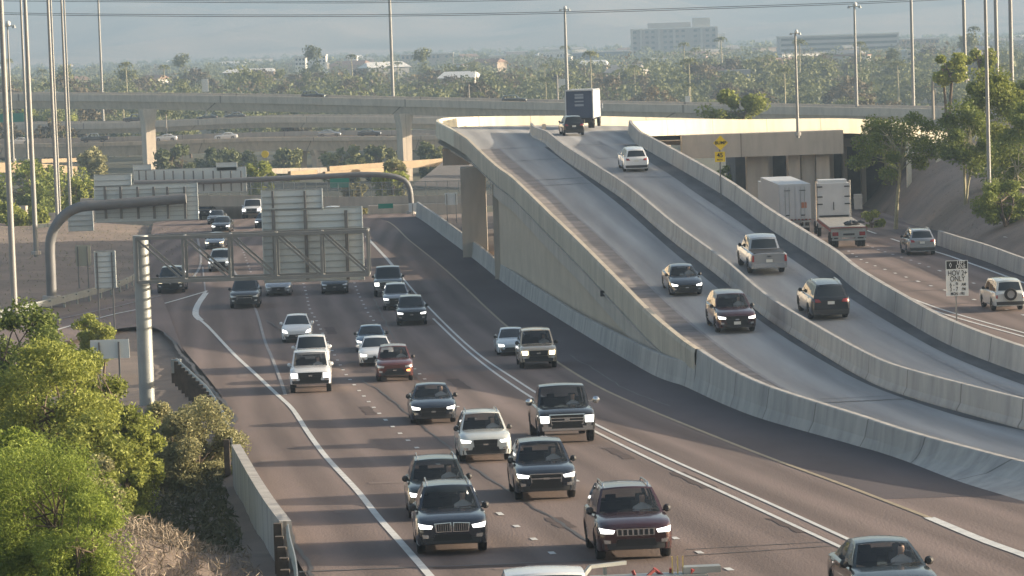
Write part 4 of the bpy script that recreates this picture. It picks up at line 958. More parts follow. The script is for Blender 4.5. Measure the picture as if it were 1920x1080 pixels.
def build_body(kind, rear_h=None, rail=None):
    L, W, H, belt, hf, hb, yc, yrf, yrr, ybr, rw, ar, wr, clr, hw, ya_f, ya_r = car_meshes(kind)
    pk = 'pickup' in kind; sd_ = kind.startswith('sedan')
    rear = rear_h or (belt + 0.02 if pk else (belt + 0.04 if sd_ else belt))
    # stations
    st = sorted(set([0, .02, .06, .13, .25, .4] + [ya_f + ar * math.cos(t) for t in np.linspace(0, math.pi, 9)] + [ya_r + ar * math.cos(t) for t in np.linspace(0, math.pi, 9)] + list(np.linspace(1.5, ya_r - ar - .1, 6)) + [ybr, L - .4, L - .25, L - .13, L - .06, L - .02, L] + ([yc] if yc < ya_f - ar or yc > ya_f + ar else [])))
    st = [s for i, s in enumerate(st) if i == 0 or s - st[i-1] > 0.012]
    topk = [(0, hf - .10), (.03, hf - .03), (.10, hf + 0.0), (.3, hf + .35 * (hb - hf) + .02), (.75, hf + .8 * (hb - hf)), (yc, hb), (yc + .25, belt), (ybr - .3, belt + (0.02 if not sd_ else .05)), (min(ybr + .2, L - .12), rear), (L - .10, rear - .01), (L - .03, rear - .06), (L, rear - .12)]
    if pk: topk = topk[:6] + [(yc + .25, belt), (ybr, belt), (ybr + .05, rear), (L - .05, rear), (L, rear - .04)]
    wid = [(0, .80), (.03, .86), (.10, .925), (.25, .972), (.5, 1), (L - .5, 1), (L - .25, .975), (L - .10, .94), (L - .03, .89), (L, .85)]
    if pk: wid = [(0, .90), (.03, .94), (.12, .975), (.4, 1), (L - .3, 1), (L - .05, .985), (L, .97)]
    m = MB(); rows = []
    for y in st:
        zt = interp(y, [a for a, _ in topk], [b for _, b in topk]); w_ = hw * interp(y, [a for a, _ in wid], [b for _, b in wid])
        zb = clr
        for ya in (ya_f, ya_r):
            if abs(y - ya) < ar: zb = max(zb, wr + math.sqrt(max(0, ar * ar - (y - ya) ** 2)))
        if y < .25: zb = clr + .04 * (1 - y / .25)
        zb = min(zb, zt - .14); zm = max(zb + .04, clr + .50 * (zt - clr)); zm = min(zm, zt - .10)
        flare = 1.0 + (0.012 if zb > clr + .1 else 0)
        half = [(0, clr if zb > clr + .1 else zb), (.70 * w_, clr if zb > clr + .1 else zb), (.72 * w_, zb), (.955 * w_, zb), (.985 * w_ * flare, zb + .05 if zb + .05 < zm else zb + .02), (w_ * flare, zm), (.985 * w_, (zm + zt) / 2 + .02), (.955 * w_, zt - .05), (.90 * w_, zt - .012), (.72 * w_, zt + .012), (.40 * w_, zt + .028), (0, zt + .034)]
        rows.append([(-a, y, b) for a, b in half[::-1]] + [(a, y, b) for a, b in half[1:]])
    n = len(rows[0]); vs = [p for r in rows for p in r]
    fs = [(i*n+k, i*n+(k+1) % n, (i+1)*n+(k+1) % n, (i+1)*n+k) for i in range(len(rows)-1) for k in range(n)]
    h = (n - 1) // 2
    # caps
    for i0, fl in ((0, False), ((len(rows) - 1) * n, True)):
        for k in range(h):
            a, b, c, d = i0 + k, i0 + k + 1, i0 + (n - 2 - k), i0 + (n - 1 - k)
            f = (a, b, c, d) if not fl else (d, c, b, a)
            fs.append(tuple(dict.fromkeys(f)))
    m.add(vs, fs)
    return m
def greenhouse(kind):
    """returns frame MB, dict of glass MBs"""
    L, W, H, belt, hf, hb, yc, yrf, yrr, ybr, rw, ar, wr, clr, hw, ya_f, ya_r = car_meshes(kind)
    zb = belt - .02; wb = hw * .90; wt = W * rw / 2 + .08
    ctr = lambda u: 1 - (2 * u - 1) ** 2
    def front(u, v):   # u 0..1 left-right, v 0..1 up
        bx = -wb + 2 * wb * u; by = yc - .16 * ctr(u) + .08; tx_ = -wt + 2 * wt * u; ty = yrf - .10 * ctr(u)
        return (bx + (tx_ - bx) * v, by + (ty - by) * v, zb + .02 * ctr(u) + (H - .05 + .045 * ctr(u) - zb - .02 * ctr(u)) * v + .02 * math.sin(math.pi * v))
    def roofz(v): return H - .05 + .05 * math.sin(math.pi * min(1, v * .9 + .05)) - (.10 * v * v if kind in ('hatch',) else .03 * v * v)
    def roof(u, v):
        y0 = yrf - .10 * ctr(u); y1 = yrr + .05 * ctr(u)
        k = 1.0
        return ((-wt + 2 * wt * u) * (1 - .06 * v * v), y0 + (y1 - y0) * v, (H - .05 if v == 0 else roofz(v) if v > 0 else 0) + .045 * ctr(u))
    def rz1(): return roofz(1.0)
    def rear(u, v):
        bx = -wb * .97 + 2 * wb * .97 * u; by = ybr + .07 * ctr(u); tx_ = (-wt + 2 * wt * u) * .94; ty = yrr + .05 * ctr(u)
        return (bx + (tx_ - bx) * v, by + (ty - by) * v, zb + (rz1() + .045 * ctr(u) - zb) * v)
    def side(s, u, v):   # u front->rear
        by = yc + .08 + (ybr - yc - .08) * u; bx = s * wb * (1 - .03 * u)
        rv = u; ty = yrf + (yrr - yrf) * rv; tx_ = s * wt * (1 - .06 * rv * rv); tz = H - .05 if u == 0 else roofz(rv)
        return (bx + (tx_ - bx) * v + s * .02 * math.sin(math.pi * v), by + (ty - by) * v, zb + (tz - zb) * v)
    fr = MB(); gl = {'windshield': MB(), 'rear_window': MB(), 'side_window': []}
    def grid(f, us, vs_, glassf, gmb, flip=False):
        nu, nv = len(us), len(vs_)
        pts = [f(u, v) for v in vs_ for u in us]
        for tgt, sel in ((fr, False), (gmb, True)):
            if tgt is None: continue
            fs = []
            for j in range(nv - 1):
                for i in range(nu - 1):
                    g = glassf((us[i] + us[i+1]) / 2, (vs_[j] + vs_[j+1]) / 2)
                    if g == sel:
                        q = (j*nu+i, j*nu+i+1, (j+1)*nu+i+1, (j+1)*nu+i); fs.append(q[::-1] if flip else q)
            if fs: tgt.add(pts, fs)
    us = sorted(set([0, .045, .955, 1] + list(np.linspace(.045, .955, 9)))); vs_ = [0, .05, .2, .4, .6, .8, .93, 1]
    grid(front, us, vs_, lambda u, v: .045 < u < .955 and .05 < v < .93, gl['windshield'])
    us2 = sorted(set([0, .07, .93, 1] + list(np.linspace(.07, .93, 7))))
    grid(rear, us2, [0, .15, .4, .65, .86, 1], lambda u, v: .07 < u < .93 and .15 < v < .86, gl['rear_window'], True)
    grid(roof, list(np.linspace(0, 1, 9)), list(np.linspace(0, 1, 9)), lambda u, v: False, None)
    nb = 2 if 'pickup' in kind else 3
    splits = {2: [.10, .52, .56, .93], 3: [.07, .40, .43, .72, .75, .93]}[nb]
    for s in (-1, 1):
        for k in range(0, len(splits), 2):
            g = MB(); a, b = splits[k], splits[k+1]
            gus = [a, (a + b) / 2, b]; pts = [side(s, u, v) for v in (.06, .5, .88) for u in gus]
            g.add(pts, [(j*3+i, j*3+i+1, (j+1)*3+i+1, (j+1)*3+i) for j in range(2) for i in range(2)]); gl['side_window'].append(g)
        us3 = sorted(set([0, 1] + splits + [(splits[k] + splits[k+1]) / 2 for k in range(0, len(splits), 2)]))
        grid(lambda u, v: side(s, u, v), us3, [0, .06, .5, .88, 1], lambda u, v: any(splits[k] < u < splits[k+1] for k in range(0, len(splits), 2)) and .06 < v < .88, None, s < 0)
    return fr, gl
CACHE = {}
def patch_mb(bvh, corners, L, frm='front', n=6, m=3, t=0.02, yfall=0.0):
    """corners: 4 (x,z): bottom-left, bottom-right, top-right, top-left"""
    (x0, z0), (x1, z1), (x2, z2), (x3, z3) = corners; d = Vector((0, 1, 0)) if frm == 'front' else Vector((0, -1, 0)); sy = -2 if frm == 'front' else L + 2
    P_ = []
    for j in range(m + 1):
        for i in range(n + 1):
            u, v = i / n, j / m
            x = (x0 * (1-u) + x1 * u) * (1-v) + (x3 * (1-u) + x2 * u) * v; z = (z0 * (1-u) + z1 * u) * (1-v) + (z3 * (1-u) + z2 * u) * v
            r = bvh.ray_cast(Vector((x, sy, z)), d)
            P_.append(r[0].copy() if r[0] is not None else None)
    ok = [p for p in P_ if p is not None]
    if not ok: return None
    k = 0
    for i, p in enumerate(P_):
        if p is None:
            j = i // (n+1); row = [q for q in P_[j*(n+1):(j+1)*(n+1)] if q is not None] or ok
            u = (i % (n+1)) / n; v = j / m
            x = (x0 * (1-u) + x1 * u) * (1-v) + (x3 * (1-u) + x2 * u) * v; z = (z0 * (1-u) + z1 * u) * (1-v) + (z3 * (1-u) + z2 * u) * v
            P_[i] = Vector((x, (row[0].y), z))
    out = [p - d * t for p in P_]; inn = [p + d * .03 for p in P_]
    mb = MB(); w_ = n + 1
    fs = [(j*w_+i, j*w_+i+1, (j+1)*w_+i+1, (j+1)*w_+i) for j in range(m) for i in range(n)]
    N_ = len(out)
    ring = [i for i in range(n)] + [n + j*w_ for j in range(m)] + [m*w_ + n - i for i in range(n)] + [(m - j)*w_ for j in range(m)]
    side = [(ring[k], ring[(k+1) % len(ring)], N_ + ring[(k+1) % len(ring)], N_ + ring[k]) for k in range(len(ring))]
    mb.add(out + inn, fs + side); return mb
def wheel_meshes(r, wd=0.22):
    key = ('w', r, wd)
    if key in CACHE: return CACHE[key]
    t = MB(); prof = [(r * .62, -wd/2), (r * .93, -wd/2), (r, -wd/2 + .03), (r, wd/2 - .03), (r * .93, wd/2), (r * .62, wd/2)]; n = 24
    vs = [(x, a * math.cos(2*math.pi*k/n), a * math.sin(2*math.pi*k/n)) for k in range(n) for a, x in prof]
    q = len(prof); t.add(vs, [(k*q+j, ((k+1) % n)*q+j, ((k+1) % n)*q+(j+1) % q, k*q+(j+1) % q) for k in range(n) for j in range(q)])
    R_ = MB()
    for s in (-1, 1):
        x = s * (wd / 2 - .05)
        for k in range(5):
            th = 2*math.pi*k/5; c, s_ = math.cos(th), math.sin(th); w_ = r * .10
            R_.add([(x, -s_*w_ + 0, c*w_), (x, s_*w_, -c*w_), (x + s*.02, c*r*.62 + s_*w_, s_*r*.62 - c*w_), (x + s*.02, c*r*.62 - s_*w_, s_*r*.62 + c*w_)], [(0, 1, 2, 3)])
        hub = [(x + s*.02, r*.16*math.cos(2*math.pi*k/10), r*.16*math.sin(2*math.pi*k/10)) for k in range(10)]
        R_.add(hub, [tuple(range(10))])
        rim = [(x + s*.03, a*math.cos(2*math.pi*k/20), a*math.sin(2*math.pi*k/20)) for k in range(20) for a in (r*.56, r*.64)]
        R_.add(rim, [(2*k, 2*k+1, (2*k+3) % 40, (2*k+2) % 40) for k in range(20)])
    R_.box((0, 0, 0), (wd * .3, r, r))
    tm = t.build('wheel', M_BLACK, None, 40, origin=False); rm = R_.build('rim', M_RIM, None, origin=False)
    CACHE[key] = (tm.data, rm.data); bpy.data.objects.remove(tm); bpy.data.objects.remove(rm); return CACHE[key]
def child(name, mb, mt, par, smooth=False, yoff=0.0):
    if mb is None: return None
    if yoff: mb.v = [(x, y - yoff, z) for x, y, z in mb.v]
    me = bpy.data.meshes.new(name); me.from_pydata(mb.v, [], mb.f)
    mts = mt if isinstance(mt, (list, tuple)) else [mt]
    for q in mts: me.materials.append(q)
    if len(mts) > 1: me.polygons.foreach_set('material_index', mb.m)
    if smooth:
        me.polygons.foreach_set('use_smooth', [True] * len(me.polygons)); me.set_sharp_from_angle(angle=math.radians(smooth))
    me.update(); o = bpy.data.objects.new(name, me); COL.objects.link(o); o.parent = par; return o
def cached(key, fn, smooth, mt):
    if key not in CACHE:
        mb = fn(); o = child('tmp', mb, mt, None, smooth); CACHE[key] = o.data; bpy.data.objects.remove(o)
    return CACHE[key]
PLATE_F = True
def make_car(name, kind, col, loc, head, label, cat, scale=1.0, lights='on', grille='wide', chrome=False, rails=False, driver=False, detail=2, plate_f=False, spare=False, group=None, view='front', cladding=False, tow=False, both=True, slope=0.0, hlcol=None, grey_bumper=False, indicator=False, open_bed=False):
    L, W, H, belt, hf, hb, yc, yrf, yrr, ybr, rw, ar, wr, clr, hw, ya_f, ya_r = car_meshes(kind)
    root = bpy.data.objects.new(name, None); COL.objects.link(root); root.location = loc; root.rotation_euler = (slope, 0, head); root.scale = (scale,) * 3
    tag(root, label, cat, group); yo = L / 2; P_ = PAINT[col]
    bm = build_body(kind); bvh = BVHTree.FromPolygons([Vector(v) for v in bm.v], bm.f)
    fr, gl = greenhouse(kind)
    body = MB(); body.add(bm.v, bm.f); body.add(fr.v, fr.f)
    child('body', body, P_, root, 38, yo)
    # glass (opaque where nobody sees in)
    gm = M_GLASS if driver else M_GLASSD
    child('windshield', gl['windshield'], gm, root, 40, yo); child('rear_window', gl['rear_window'], M_GLASSD if not driver else gm, root, 40, yo)
    if detail > 0:
        for g in gl['side_window']:
            g.v = [(x * 1.006, y, z) for x, y, z in g.v]; child('side_window', g, M_GLASSD, root, 40, yo)
    tm, rm = wheel_meshes(wr, .24 if 'pickup' in kind else .22)
    for sx in (-1, 1):
        for ya in (ya_f, ya_r):
            o = bpy.data.objects.new('wheel', tm); COL.objects.link(o); o.parent = root; o.location = (sx * (hw - .135), ya - yo, wr)
            if detail > 0: r_ = bpy.data.objects.new('rim', rm); COL.objects.link(r_); r_.parent = o
    m_ = MB(); m_.box((0, yo - .0, clr + .13), (W * .66, L * .8, .22)); child('underbody', m_, M_DARK, root, yoff=yo) if detail > 1 else None
    pt = lambda c, frm='front', **k: patch_mb(bvh, c, L, frm, **k)
    mir = lambda c: [(-c[1][0], c[1][1]), (-c[0][0], c[0][1]), (-c[3][0], c[3][1]), (-c[2][0], c[2][1])]
    pk = 'pickup' in kind; sd_ = kind.startswith('sedan') or kind == 'hatch'
    # ---------- front
    zt = hf; hl_m = {'on': M_HLON, 'dim': M_HLDIM, 'warm': M_HLWARM}[lights]
    if view == 'front' or both:
        hl = {'suv': [(hw*.58, zt-.20), (hw*.90, zt-.19), (hw*.94, zt-.06), (hw*.54, zt-.12)], 'big_suv': [(hw*.55, zt-.26), (hw*.90, zt-.24), (hw*.92, zt-.07), (hw*.53, zt-.10)],
              'boxy': [(hw*.55, zt-.30), (hw*.85, zt-.30), (hw*.88, zt-.10), (hw*.55, zt-.10)], 'hatch': [(hw*.58, zt-.16), (hw*.90, zt-.12), (hw*.95, zt+.06), (hw*.66, zt-.02)],
              'sedan': [(hw*.58, zt-.14), (hw*.90, zt-.13), (hw*.94, zt+.0), (hw*.55, zt-.07)], 'sedan_low': [(hw*.55, zt-.16), (hw*.86, zt-.16), (hw*.92, zt+.0), (hw*.56, zt-.05)],
              'pickup': [(hw*.62, zt-.34), (hw*.90, zt-.34), (hw*.93, zt-.10), (hw*.62, zt-.10)], 'small_pickup': [(hw*.58, zt-.28), (hw*.88, zt-.28), (hw*.92, zt-.08), (hw*.58, zt-.10)]}[kind]
        for k, c in enumerate((hl, mir(hl))):
            child('headlight', pt(c, n=5, m=2, t=.022), hl_m, root, 50, yo)
            if detail > 1:
                x0 = min(a for a, _ in c); x1 = max(a for a, _ in c); c2 = [(a + (.0), z - .025 if z < zt - .1 else z + .02) for a, z in c]
                child('lamp_surround', pt(c2, n=5, m=2, t=.008), M_PLAST, root, 50, yo)
        if grille != 'none':
            if grille == 'kidney':
                for s in (-1, 1):
                    c = [(s*.04, zt-.27), (s*.40, zt-.27), (s*.44, zt-.08), (s*.05, zt-.06)]
                    if s < 0: c = [(c[1][0], c[1][1]), (c[0][0], c[0][1]), (c[3][0], c[3][1]), (c[2][0], c[2][1])]
                    c_o = [(a + (.025 if (a > 0) == (abs(a) > .2) else -.025) * 1, z + (.02 if z > zt - .15 else -.02)) for a, z in c]
                    gr_ = child('grille', pt(c_o, t=.02), M_CHROME, root, 50, yo); child('grille_mesh', pt(c, t=.03), M_GRILL, gr_ and root, 50, yo)
                    for q in np.linspace(min(a for a, _ in c) + .03, max(a for a, _ in c) - .03, 7):
                        child('grille_bar', pt([(q - .006, zt-.26), (q + .006, zt-.26), (q + .006, zt-.08), (q - .006, zt-.08)], n=1, m=2, t=.042), M_CHROME, root, False, yo)
            elif grille == 'slots':
                child('grille', pt([(-.46, zt-.26), (.46, zt-.26), (.48, zt-.09), (-.48, zt-.09)], t=.02), M_CHROME, root, 50, yo)
                for k in range(7):
                    q = -.39 + k * .13
                    child('grille_slot', pt([(q - .042, zt-.245), (q + .042, zt-.245), (q + .042, zt-.11), (q - .042, zt-.11)], n=1, m=2, t=.032), M_GRILL, root, False, yo)
            else:
                gw, g0, g1 = {'wide': (hw*.50, zt-.34, zt-.10), 'low': (hw*.45, zt-.42, zt-.24), 'hex': (hw*.46, zt-.42, zt-.08), 'box': (hw*.58, zt-.38, zt-.07), 'slim': (hw*.5, zt-.14, zt-.08)}[grille]
                c = [(-gw*.9, g0), (gw*.9, g0), (gw, g1), (-gw, g1)]
                if chrome:
                    child('grille_surround', pt([(a * 1.06, z + (.03 if z == g1 else -.03)) for a, z in c], t=.018), M_CHROME, root, 50, yo)
                gmesh = child('grille', pt(c, t=.03), M_GRILL if not (chrome and pk) else M_GRILL, root, 50, yo)
                if chrome or detail > 1:
                    for q in ([.5] if not pk else [.33, .66]):
                        z_ = g0 + (g1 - g0) * q; child('grille_bar', pt([(-gw*.95, z_-.018), (gw*.95, z_-.018), (gw*.95, z_+.018), (-gw*.95, z_+.018)], n=6, m=1, t=.04), M_CHROME if chrome else M_PLAST, root, False, yo)
                if detail > 1:
                    z_ = (g0 + g1) / 2; child('badge', pt([(-.09, z_-.03), (.09, z_-.03), (.09, z_+.03), (-.09, z_+.03)], n=1, m=1, t=.055), M_CHROME, root, False, yo)
        zl = clr + .10
        if detail > 0:
            bmp = M_CHROME if (chrome and pk) else M_PLAST
            child('bumper', pt([(-hw*.86, zl-.05), (hw*.86, zl-.05), (hw*.88, zl+.10), (-hw*.88, zl+.10)], n=8, m=2, t=.025), bmp if not (sd_ and col == 'white') else M_PLAST, root, 50, yo)
            child('air_intake', pt([(-hw*.55, zl+.03), (hw*.55, zl+.03), (hw*.48, zl+.20), (-hw*.48, zl+.20)], n=6, m=2, t=.032), M_GRILL, root, 50, yo)
            fg = [(hw*.66, zl+.10), (hw*.82, zl+.10), (hw*.84, zl+.20), (hw*.66, zl+.18)]
            for c in (fg, mir(fg)): child('fog_lamp', pt(c, n=2, m=1, t=.034), M_HLDIM if lights != 'on' else M_CHROME, root, 50, yo)
        if plate_f: child('number_plate', pt([(-.16, zl+.08), (.16, zl+.08), (.16, zl+.22), (-.16, zl+.22)], n=1, m=1, t=.05), M_PLATE, root, False, yo)
        if indicator: child('indicator', pt([(hw*.62, zl+.16), (hw*.80, zl+.16), (hw*.82, zl+.25), (hw*.64, zl+.24)], n=2, m=1, t=.05), M_AMBER, root, False, yo)
        if detail > 1:
            for s in (-.3, .25):
                m_ = MB(); m_.bar((s, yc + .02, hb + .045), (s + .42, yc + .10, hb + .075), .018, .018); child('wiper', m_, M_DARK, root, yoff=yo)
    # ---------- rear
    if view == 'rear' or both:
        zt2 = belt
        tl = {'suv': [(hw*.50, zt2-.20), (hw*.90, zt2-.20), (hw*.92, zt2-.03), (hw*.60, zt2-.06)], 'pickup': [(hw*.82, zt2-.40), (hw*.95, zt2-.40), (hw*.95, zt2-.08), (hw*.82, zt2-.08)]}.get('pickup' if pk else 'suv')
        if kind == 'boxy': tl = [(hw*.78, zt2-.35), (hw*.92, zt2-.35), (hw*.92, zt2+.0), (hw*.80, zt2+.0)]
        for c in (tl, mir(tl)): child('taillight', pt(c, 'rear', n=3, m=2, t=.02), M_TAIL, root, 50, yo)
        zl = clr + .05
        child('rear_bumper', pt([(-hw*.86, zl), (hw*.86, zl), (hw*.88, zl+.20), (-hw*.88, zl+.20)], 'rear', n=8, m=2, t=.03), (M_CHROME if pk else M_PLAST), root, 50, yo)
        if not spare:
            pz_ = zl + .26 if pk else belt - .30
            child('number_plate', pt([(-.16, pz_), (.16, pz_), (.16, pz_ + .14), (-.16, pz_ + .14)], 'rear', n=1, m=1, t=.035), M_PLATE, root, False, yo)
        else:
            o = bpy.data.objects.new('spare_wheel', tm); COL.objects.link(o); o.parent = root; o.location = (0, L - yo + .10, belt - .12); o.rotation_euler = (0, 0, math.pi / 2)
            r_ = bpy.data.objects.new('rim', rm); COL.objects.link(r_); r_.parent = o; r_.rotation_euler = (0, 0, 0)
        if pk:
            m_ = MB(); m_.box((0, (ybr + L) / 2 + .02, belt + .05), (W * .82, L - ybr - .16, .03)); child('bed_cover', m_, M_DARK, root, yoff=yo)
            child('tailgate_handle', pt([(-.10, belt-.16), (.10, belt-.16), (.10, belt-.10), (-.10, belt-.10)], 'rear', n=1, m=1, t=.03), M_DARK, root, False, yo)
    # mirrors
    for s in (-1, 1):
        m_ = MB(); k = 1.35 if tow else 1.0; xx = s * (hw * .93 + (.09 if not tow else .24)); y_ = yc + .42; z_ = belt + (.07 if not tow else .16)
        m_.tube([(xx - s*.02, y_ - .08, z_), (xx, y_ - .02, z_), (xx, y_ + .06, z_)], [.06, .10 * k, .09 * k], 10); m_.bar((s * hw * .86, y_, z_ - .06), (xx, y_, z_ - .03), .05)
        child('mirror', m_, (M_CHROME if tow else (P_ if detail < 2 or col in ('white',) else M_PLAST)), root, 50, yo)
    if rails:
        for s in (-1, 1):
            wt = W * rw / 2 + .0
            m_ = MB(); m_.tube([(s * wt, yrf + .12, H - .06), (s * wt, yrf + .25, H + .055), (s * wt * .98, yrr - .35, H + .05), (s * wt * .97, yrr - .15, H - .05)], .022, 6); child('roof_rail', m_, M_CHROME, root, yoff=yo)
    if driver:
        m_ = MB(); m_.box((0, yc + .35, belt - .04), (W * .80, .5, .12)); child('dashboard', m_, M_SEAT, root, yoff=yo)
        for s in (-.38, .38):
            m_ = MB(); m_.box((s, 2.35, belt - .15), (.5, .18, .75)); m_.box((s, 2.38, belt + .30), (.26, .12, .2)); child('seat', m_, M_SEAT, root, yoff=yo)
        m_ = MB(); m_.box((0, 3.3, belt - .05), (W * .7, .2, .55)); child('seat', m_, M_SEAT, root, yoff=yo)
        make_driver(root, loc, head, scale, yo, belt, label, W)
    return root
def make_driver(root, loc, head, scale, yo, belt, label, W):
    """one continuous seated figure, its own top-level object"""
    k = belt - 1.06
    M = Matrix.Translation(loc) @ Matrix.Rotation(head, 4, 'Z') @ Matrix.Scale(scale, 4)
    # car faces -y ; driver on the car's left = +x seen from the front
    cx = .38; pts = [((cx, 2.15, .72 + k), .15), ((cx, 2.17, .95 + k), .155), ((cx, 2.18, 1.16 + k), .15), ((cx, 2.16, 1.25 + k), .062), ((cx, 2.13, 1.33 + k), .075), ((cx, 2.11, 1.43 + k), .088), ((cx, 2.12, 1.50 + k), .06),
                     ((cx - .19, 2.12, 1.14 + k), .06), ((cx - .24, 1.92, .98 + k), .048), ((cx - .16, 1.62, 1.06 + k), .036), ((cx + .19, 2.12, 1.14 + k), .06), ((cx + .24, 1.92, .98 + k), .048), ((cx + .14, 1.62, 1.08 + k), .036),
                     ((cx - .12, 1.85, .68 + k), .085), ((cx - .13, 1.60, .55 + k), .06), ((cx + .12, 1.85, .68 + k), .085), ((cx + .13, 1.60, .55 + k), .06)]
    ed = [(0, 1), (1, 2), (2, 3), (3, 4), (4, 5), (5, 6), (2, 7), (7, 8), (8, 9), (2, 10), (10, 11), (11, 12), (0, 13), (13, 14), (0, 15), (15, 16)]
    if 'driver' not in CACHE:
        me = bpy.data.meshes.new('person'); me.from_pydata([(p[0][0] - cx, p[0][1] - 2.15, p[0][2] - .5 - k) for p in pts], ed, []); o = bpy.data.objects.new('t', me); COL.objects.link(o)
        md = o.modifiers.new('s', 'SKIN'); sv = me.skin_vertices[0].data
        for i, p in enumerate(pts): sv[i].radius = (p[1], p[1])
        sv[0].use_root = True; o.modifiers.new('ss', 'SUBSURF').levels = 1
        dg = bpy.context.evaluated_depsgraph_get(); dg.update(); m2 = bpy.data.meshes.new_from_object(o.evaluated_get(dg)); bpy.data.objects.remove(o)
        m2.materials.clear(); m2.materials.append(M_SHIRT); m2.materials.append(M_SKIN); m2.materials.append(M_HAIR)
        for f in m2.polygons:
            c = f.center; f.use_smooth = True
            if c.z > .76: f.material_index = 1
            if c.z > .96 or (c.z > .84 and c.y > .03): f.material_index = 2
            if c.y < -.35 and c.z > .45: f.material_index = 1
        CACHE['driver'] = m2
    o = bpy.data.objects.new('person', CACHE['driver']); COL.objects.link(o)
    o.matrix_world = M @ Matrix.Translation((cx, 2.15 - yo, .5 + k))
    veh = label.split(' with ')[0].split(' beside ')[0].split(' in ')[0]
    tag(o, 'driver in a pale shirt behind the windscreen of the ' + ' '.join(veh.split()[:6]), 'person', 'drivers seen through windscreens')

# ---- placement: bottom centre pixel of the visible end (front bumper foot) and pixel width of the body
lane_fn = zlerp_line(on_main(px_B))
def heading_main(p, fn, zf=z_main):
    y = p.y; dx = (fn(y + 6) - fn(y - 6)) / 12.0; return math.atan(-dx), dx
def place(u, v, wpx, kind, col, label, cat='car', road='main', view='front', dhead=0.0, name=None, **kw):
    zf = {'main': z_main, 'ramp': z_ramp, 'east': z_east}[road]
    fn = {'main': lane_fn, 'ramp': wlL if view == 'front' else wlR, 'east': ex}[road]
    p = hit(u, v, zf); W = KINDS[kind][1]; L = KINDS[kind][0]
    s = wpx / (W * FPX / p.y)
    s = max(.93, min(1.09, s))
    clampy = min(max(p.y, 95), 300) if road != 'ramp' else min(max(p.y, 95), 255)
    q = Vector((p.x, clampy, 0)); a, dx = heading_main(q, fn); a *= (0.5 if road == 'main' else 0.8)
    a += dhead
    d = Vector((-math.sin(a), math.cos(a), 0))          # direction away from the camera along the lane
    half = L * s / 2
    c = p + d * half; c.z = zf(c.y) + .012
    sl = math.atan((zf(c.y + 2) - zf(c.y - 2)) / 4)
    if view == 'front': return make_car(name or cat_name(cat, kind), kind, col, c, a, label, cat, scale=s, view=view, slope=sl, **kw)
    return make_car(name or cat_name(cat, kind), kind, col, c, a + math.pi, label, cat, scale=s, view=view, slope=-sl, **kw)
def cat_name(cat, kind): return {'suv': 'suv', 'big_suv': 'suv', 'boxy': 'suv', 'hatch': 'hatchback', 'sedan': 'sedan', 'sedan_low': 'sedan', 'pickup': 'pickup_truck', 'small_pickup': 'pickup_truck'}[kind]

G1 = 'cars driving towards the camera on the main lanes'; G2 = 'cars driving up the ramp away from the camera'; G3 = 'cars coming down the ramp'; G4 = 'vehicles on the right freeway'
place(850, 1042, 137, 'suv', 'blue_black', 'dark blue grey SUV with twin rounded grilles and bright headlights near the bottom', 'suv', grille='kidney', chrome=True, rails=True, driver=True, group=G1)
place(826, 976, 120, 'suv', 'green_black', 'dark grey SUV mostly hidden right behind the twin grille SUV', 'suv', grille='wide', driver=True, rails=True, group=G1)
place(912, 868, 100, 'suv', 'pale_grey', 'pale grey green crossover with black mouth grille and dark lower cladding', 'suv', grille='hex', cladding=True, lights='on', rails=True, driver=True, group=G1)
place(1026, 940, 118, 'suv', 'blue_black', 'black SUV with chrome grille bar and an empty plate frame on its bumper', 'suv', grille='wide', chrome=True, driver=True, plate_f=False, group=G1)
place(1194, 1054, 146, 'suv', 'maroon', 'dark maroon SUV with seven slot grille and silver roof rails', 'suv', grille='slots', rails=True, driver=True, group=G1)
place(1693, 1160, 162, 'sedan', 'green_black', 'dark green grey sedan cut off by the bottom right frame edge', 'sedan', grille='wide', driver=True, group=G1)
place(814, 796, 88, 'sedan', 'blue_black', 'black sedan with large dark grille, alone in its lane left of centre', 'sedan', grille='box', chrome=False, driver=True, group=G1)
place(1065, 833, 110, 'pickup', 'black', 'black pickup truck with wide chrome grille and large towing mirrors', 'pickup', grille='box', chrome=True, tow=True, driver=True, group=G1)
place(583, 738, 79, 'pickup', 'white', 'white pickup truck with black grille and black bumper, frontmost of the left lane queue', 'pickup', grille='box', driver=True, group=G1)
place(585, 697, 68, 'small_pickup', 'white', 'white vehicle half hidden directly behind the white pickup truck', 'pickup', grille='slim', lights='dim', group=G1)
place(557, 643, 58, 'hatch', 'white', 'white hatchback with swept headlights, last of the three white vehicles in line', 'hatchback', grille='low', group=G1)
place(459, 579, 58, 'suv', 'dark_grey', 'dark grey SUV just below the truss gantry beside the gore line', 'suv', grille='wide', chrome=True, lights='dim', group=G1)
place(741, 716, 71, 'suv', 'red_brown', 'red brown SUV with an amber light at its right front corner', 'suv', grille='low', lights='dim', indicator=True, driver=True, group=G1)
place(706, 687, 66, 'sedan_low', 'white', 'white sedan with smooth grilleless nose behind the red brown SUV', 'sedan', grille='none', group=G1)
place(697, 661, 56, 'sedan', 'blue', 'dusty blue sedan partly hidden behind the smooth nosed white sedan', 'sedan', grille='low', group=G1)
place(773, 611, 58, 'suv', 'dark_grey', 'dark grey crossover with bright white angular headlights right of the dashed line', 'suv', grille='box', group=G1)
place(744, 582, 52, 'suv', 'silver', 'silver grey SUV half hidden behind the dark crossover', 'suv', grille='wide', group=G1)
place(729, 557, 56, 'pickup', 'grey', 'dark pickup truck with stacked square headlights just below the tall sign', 'pickup', grille='box', chrome=True, group=G1)
place(963, 667, 58, 'sedan_low', 'sky', 'white blue electric looking sedan beside the tan SUV in the carpool lane', 'sedan', grille='none', lights='on', group=G1)
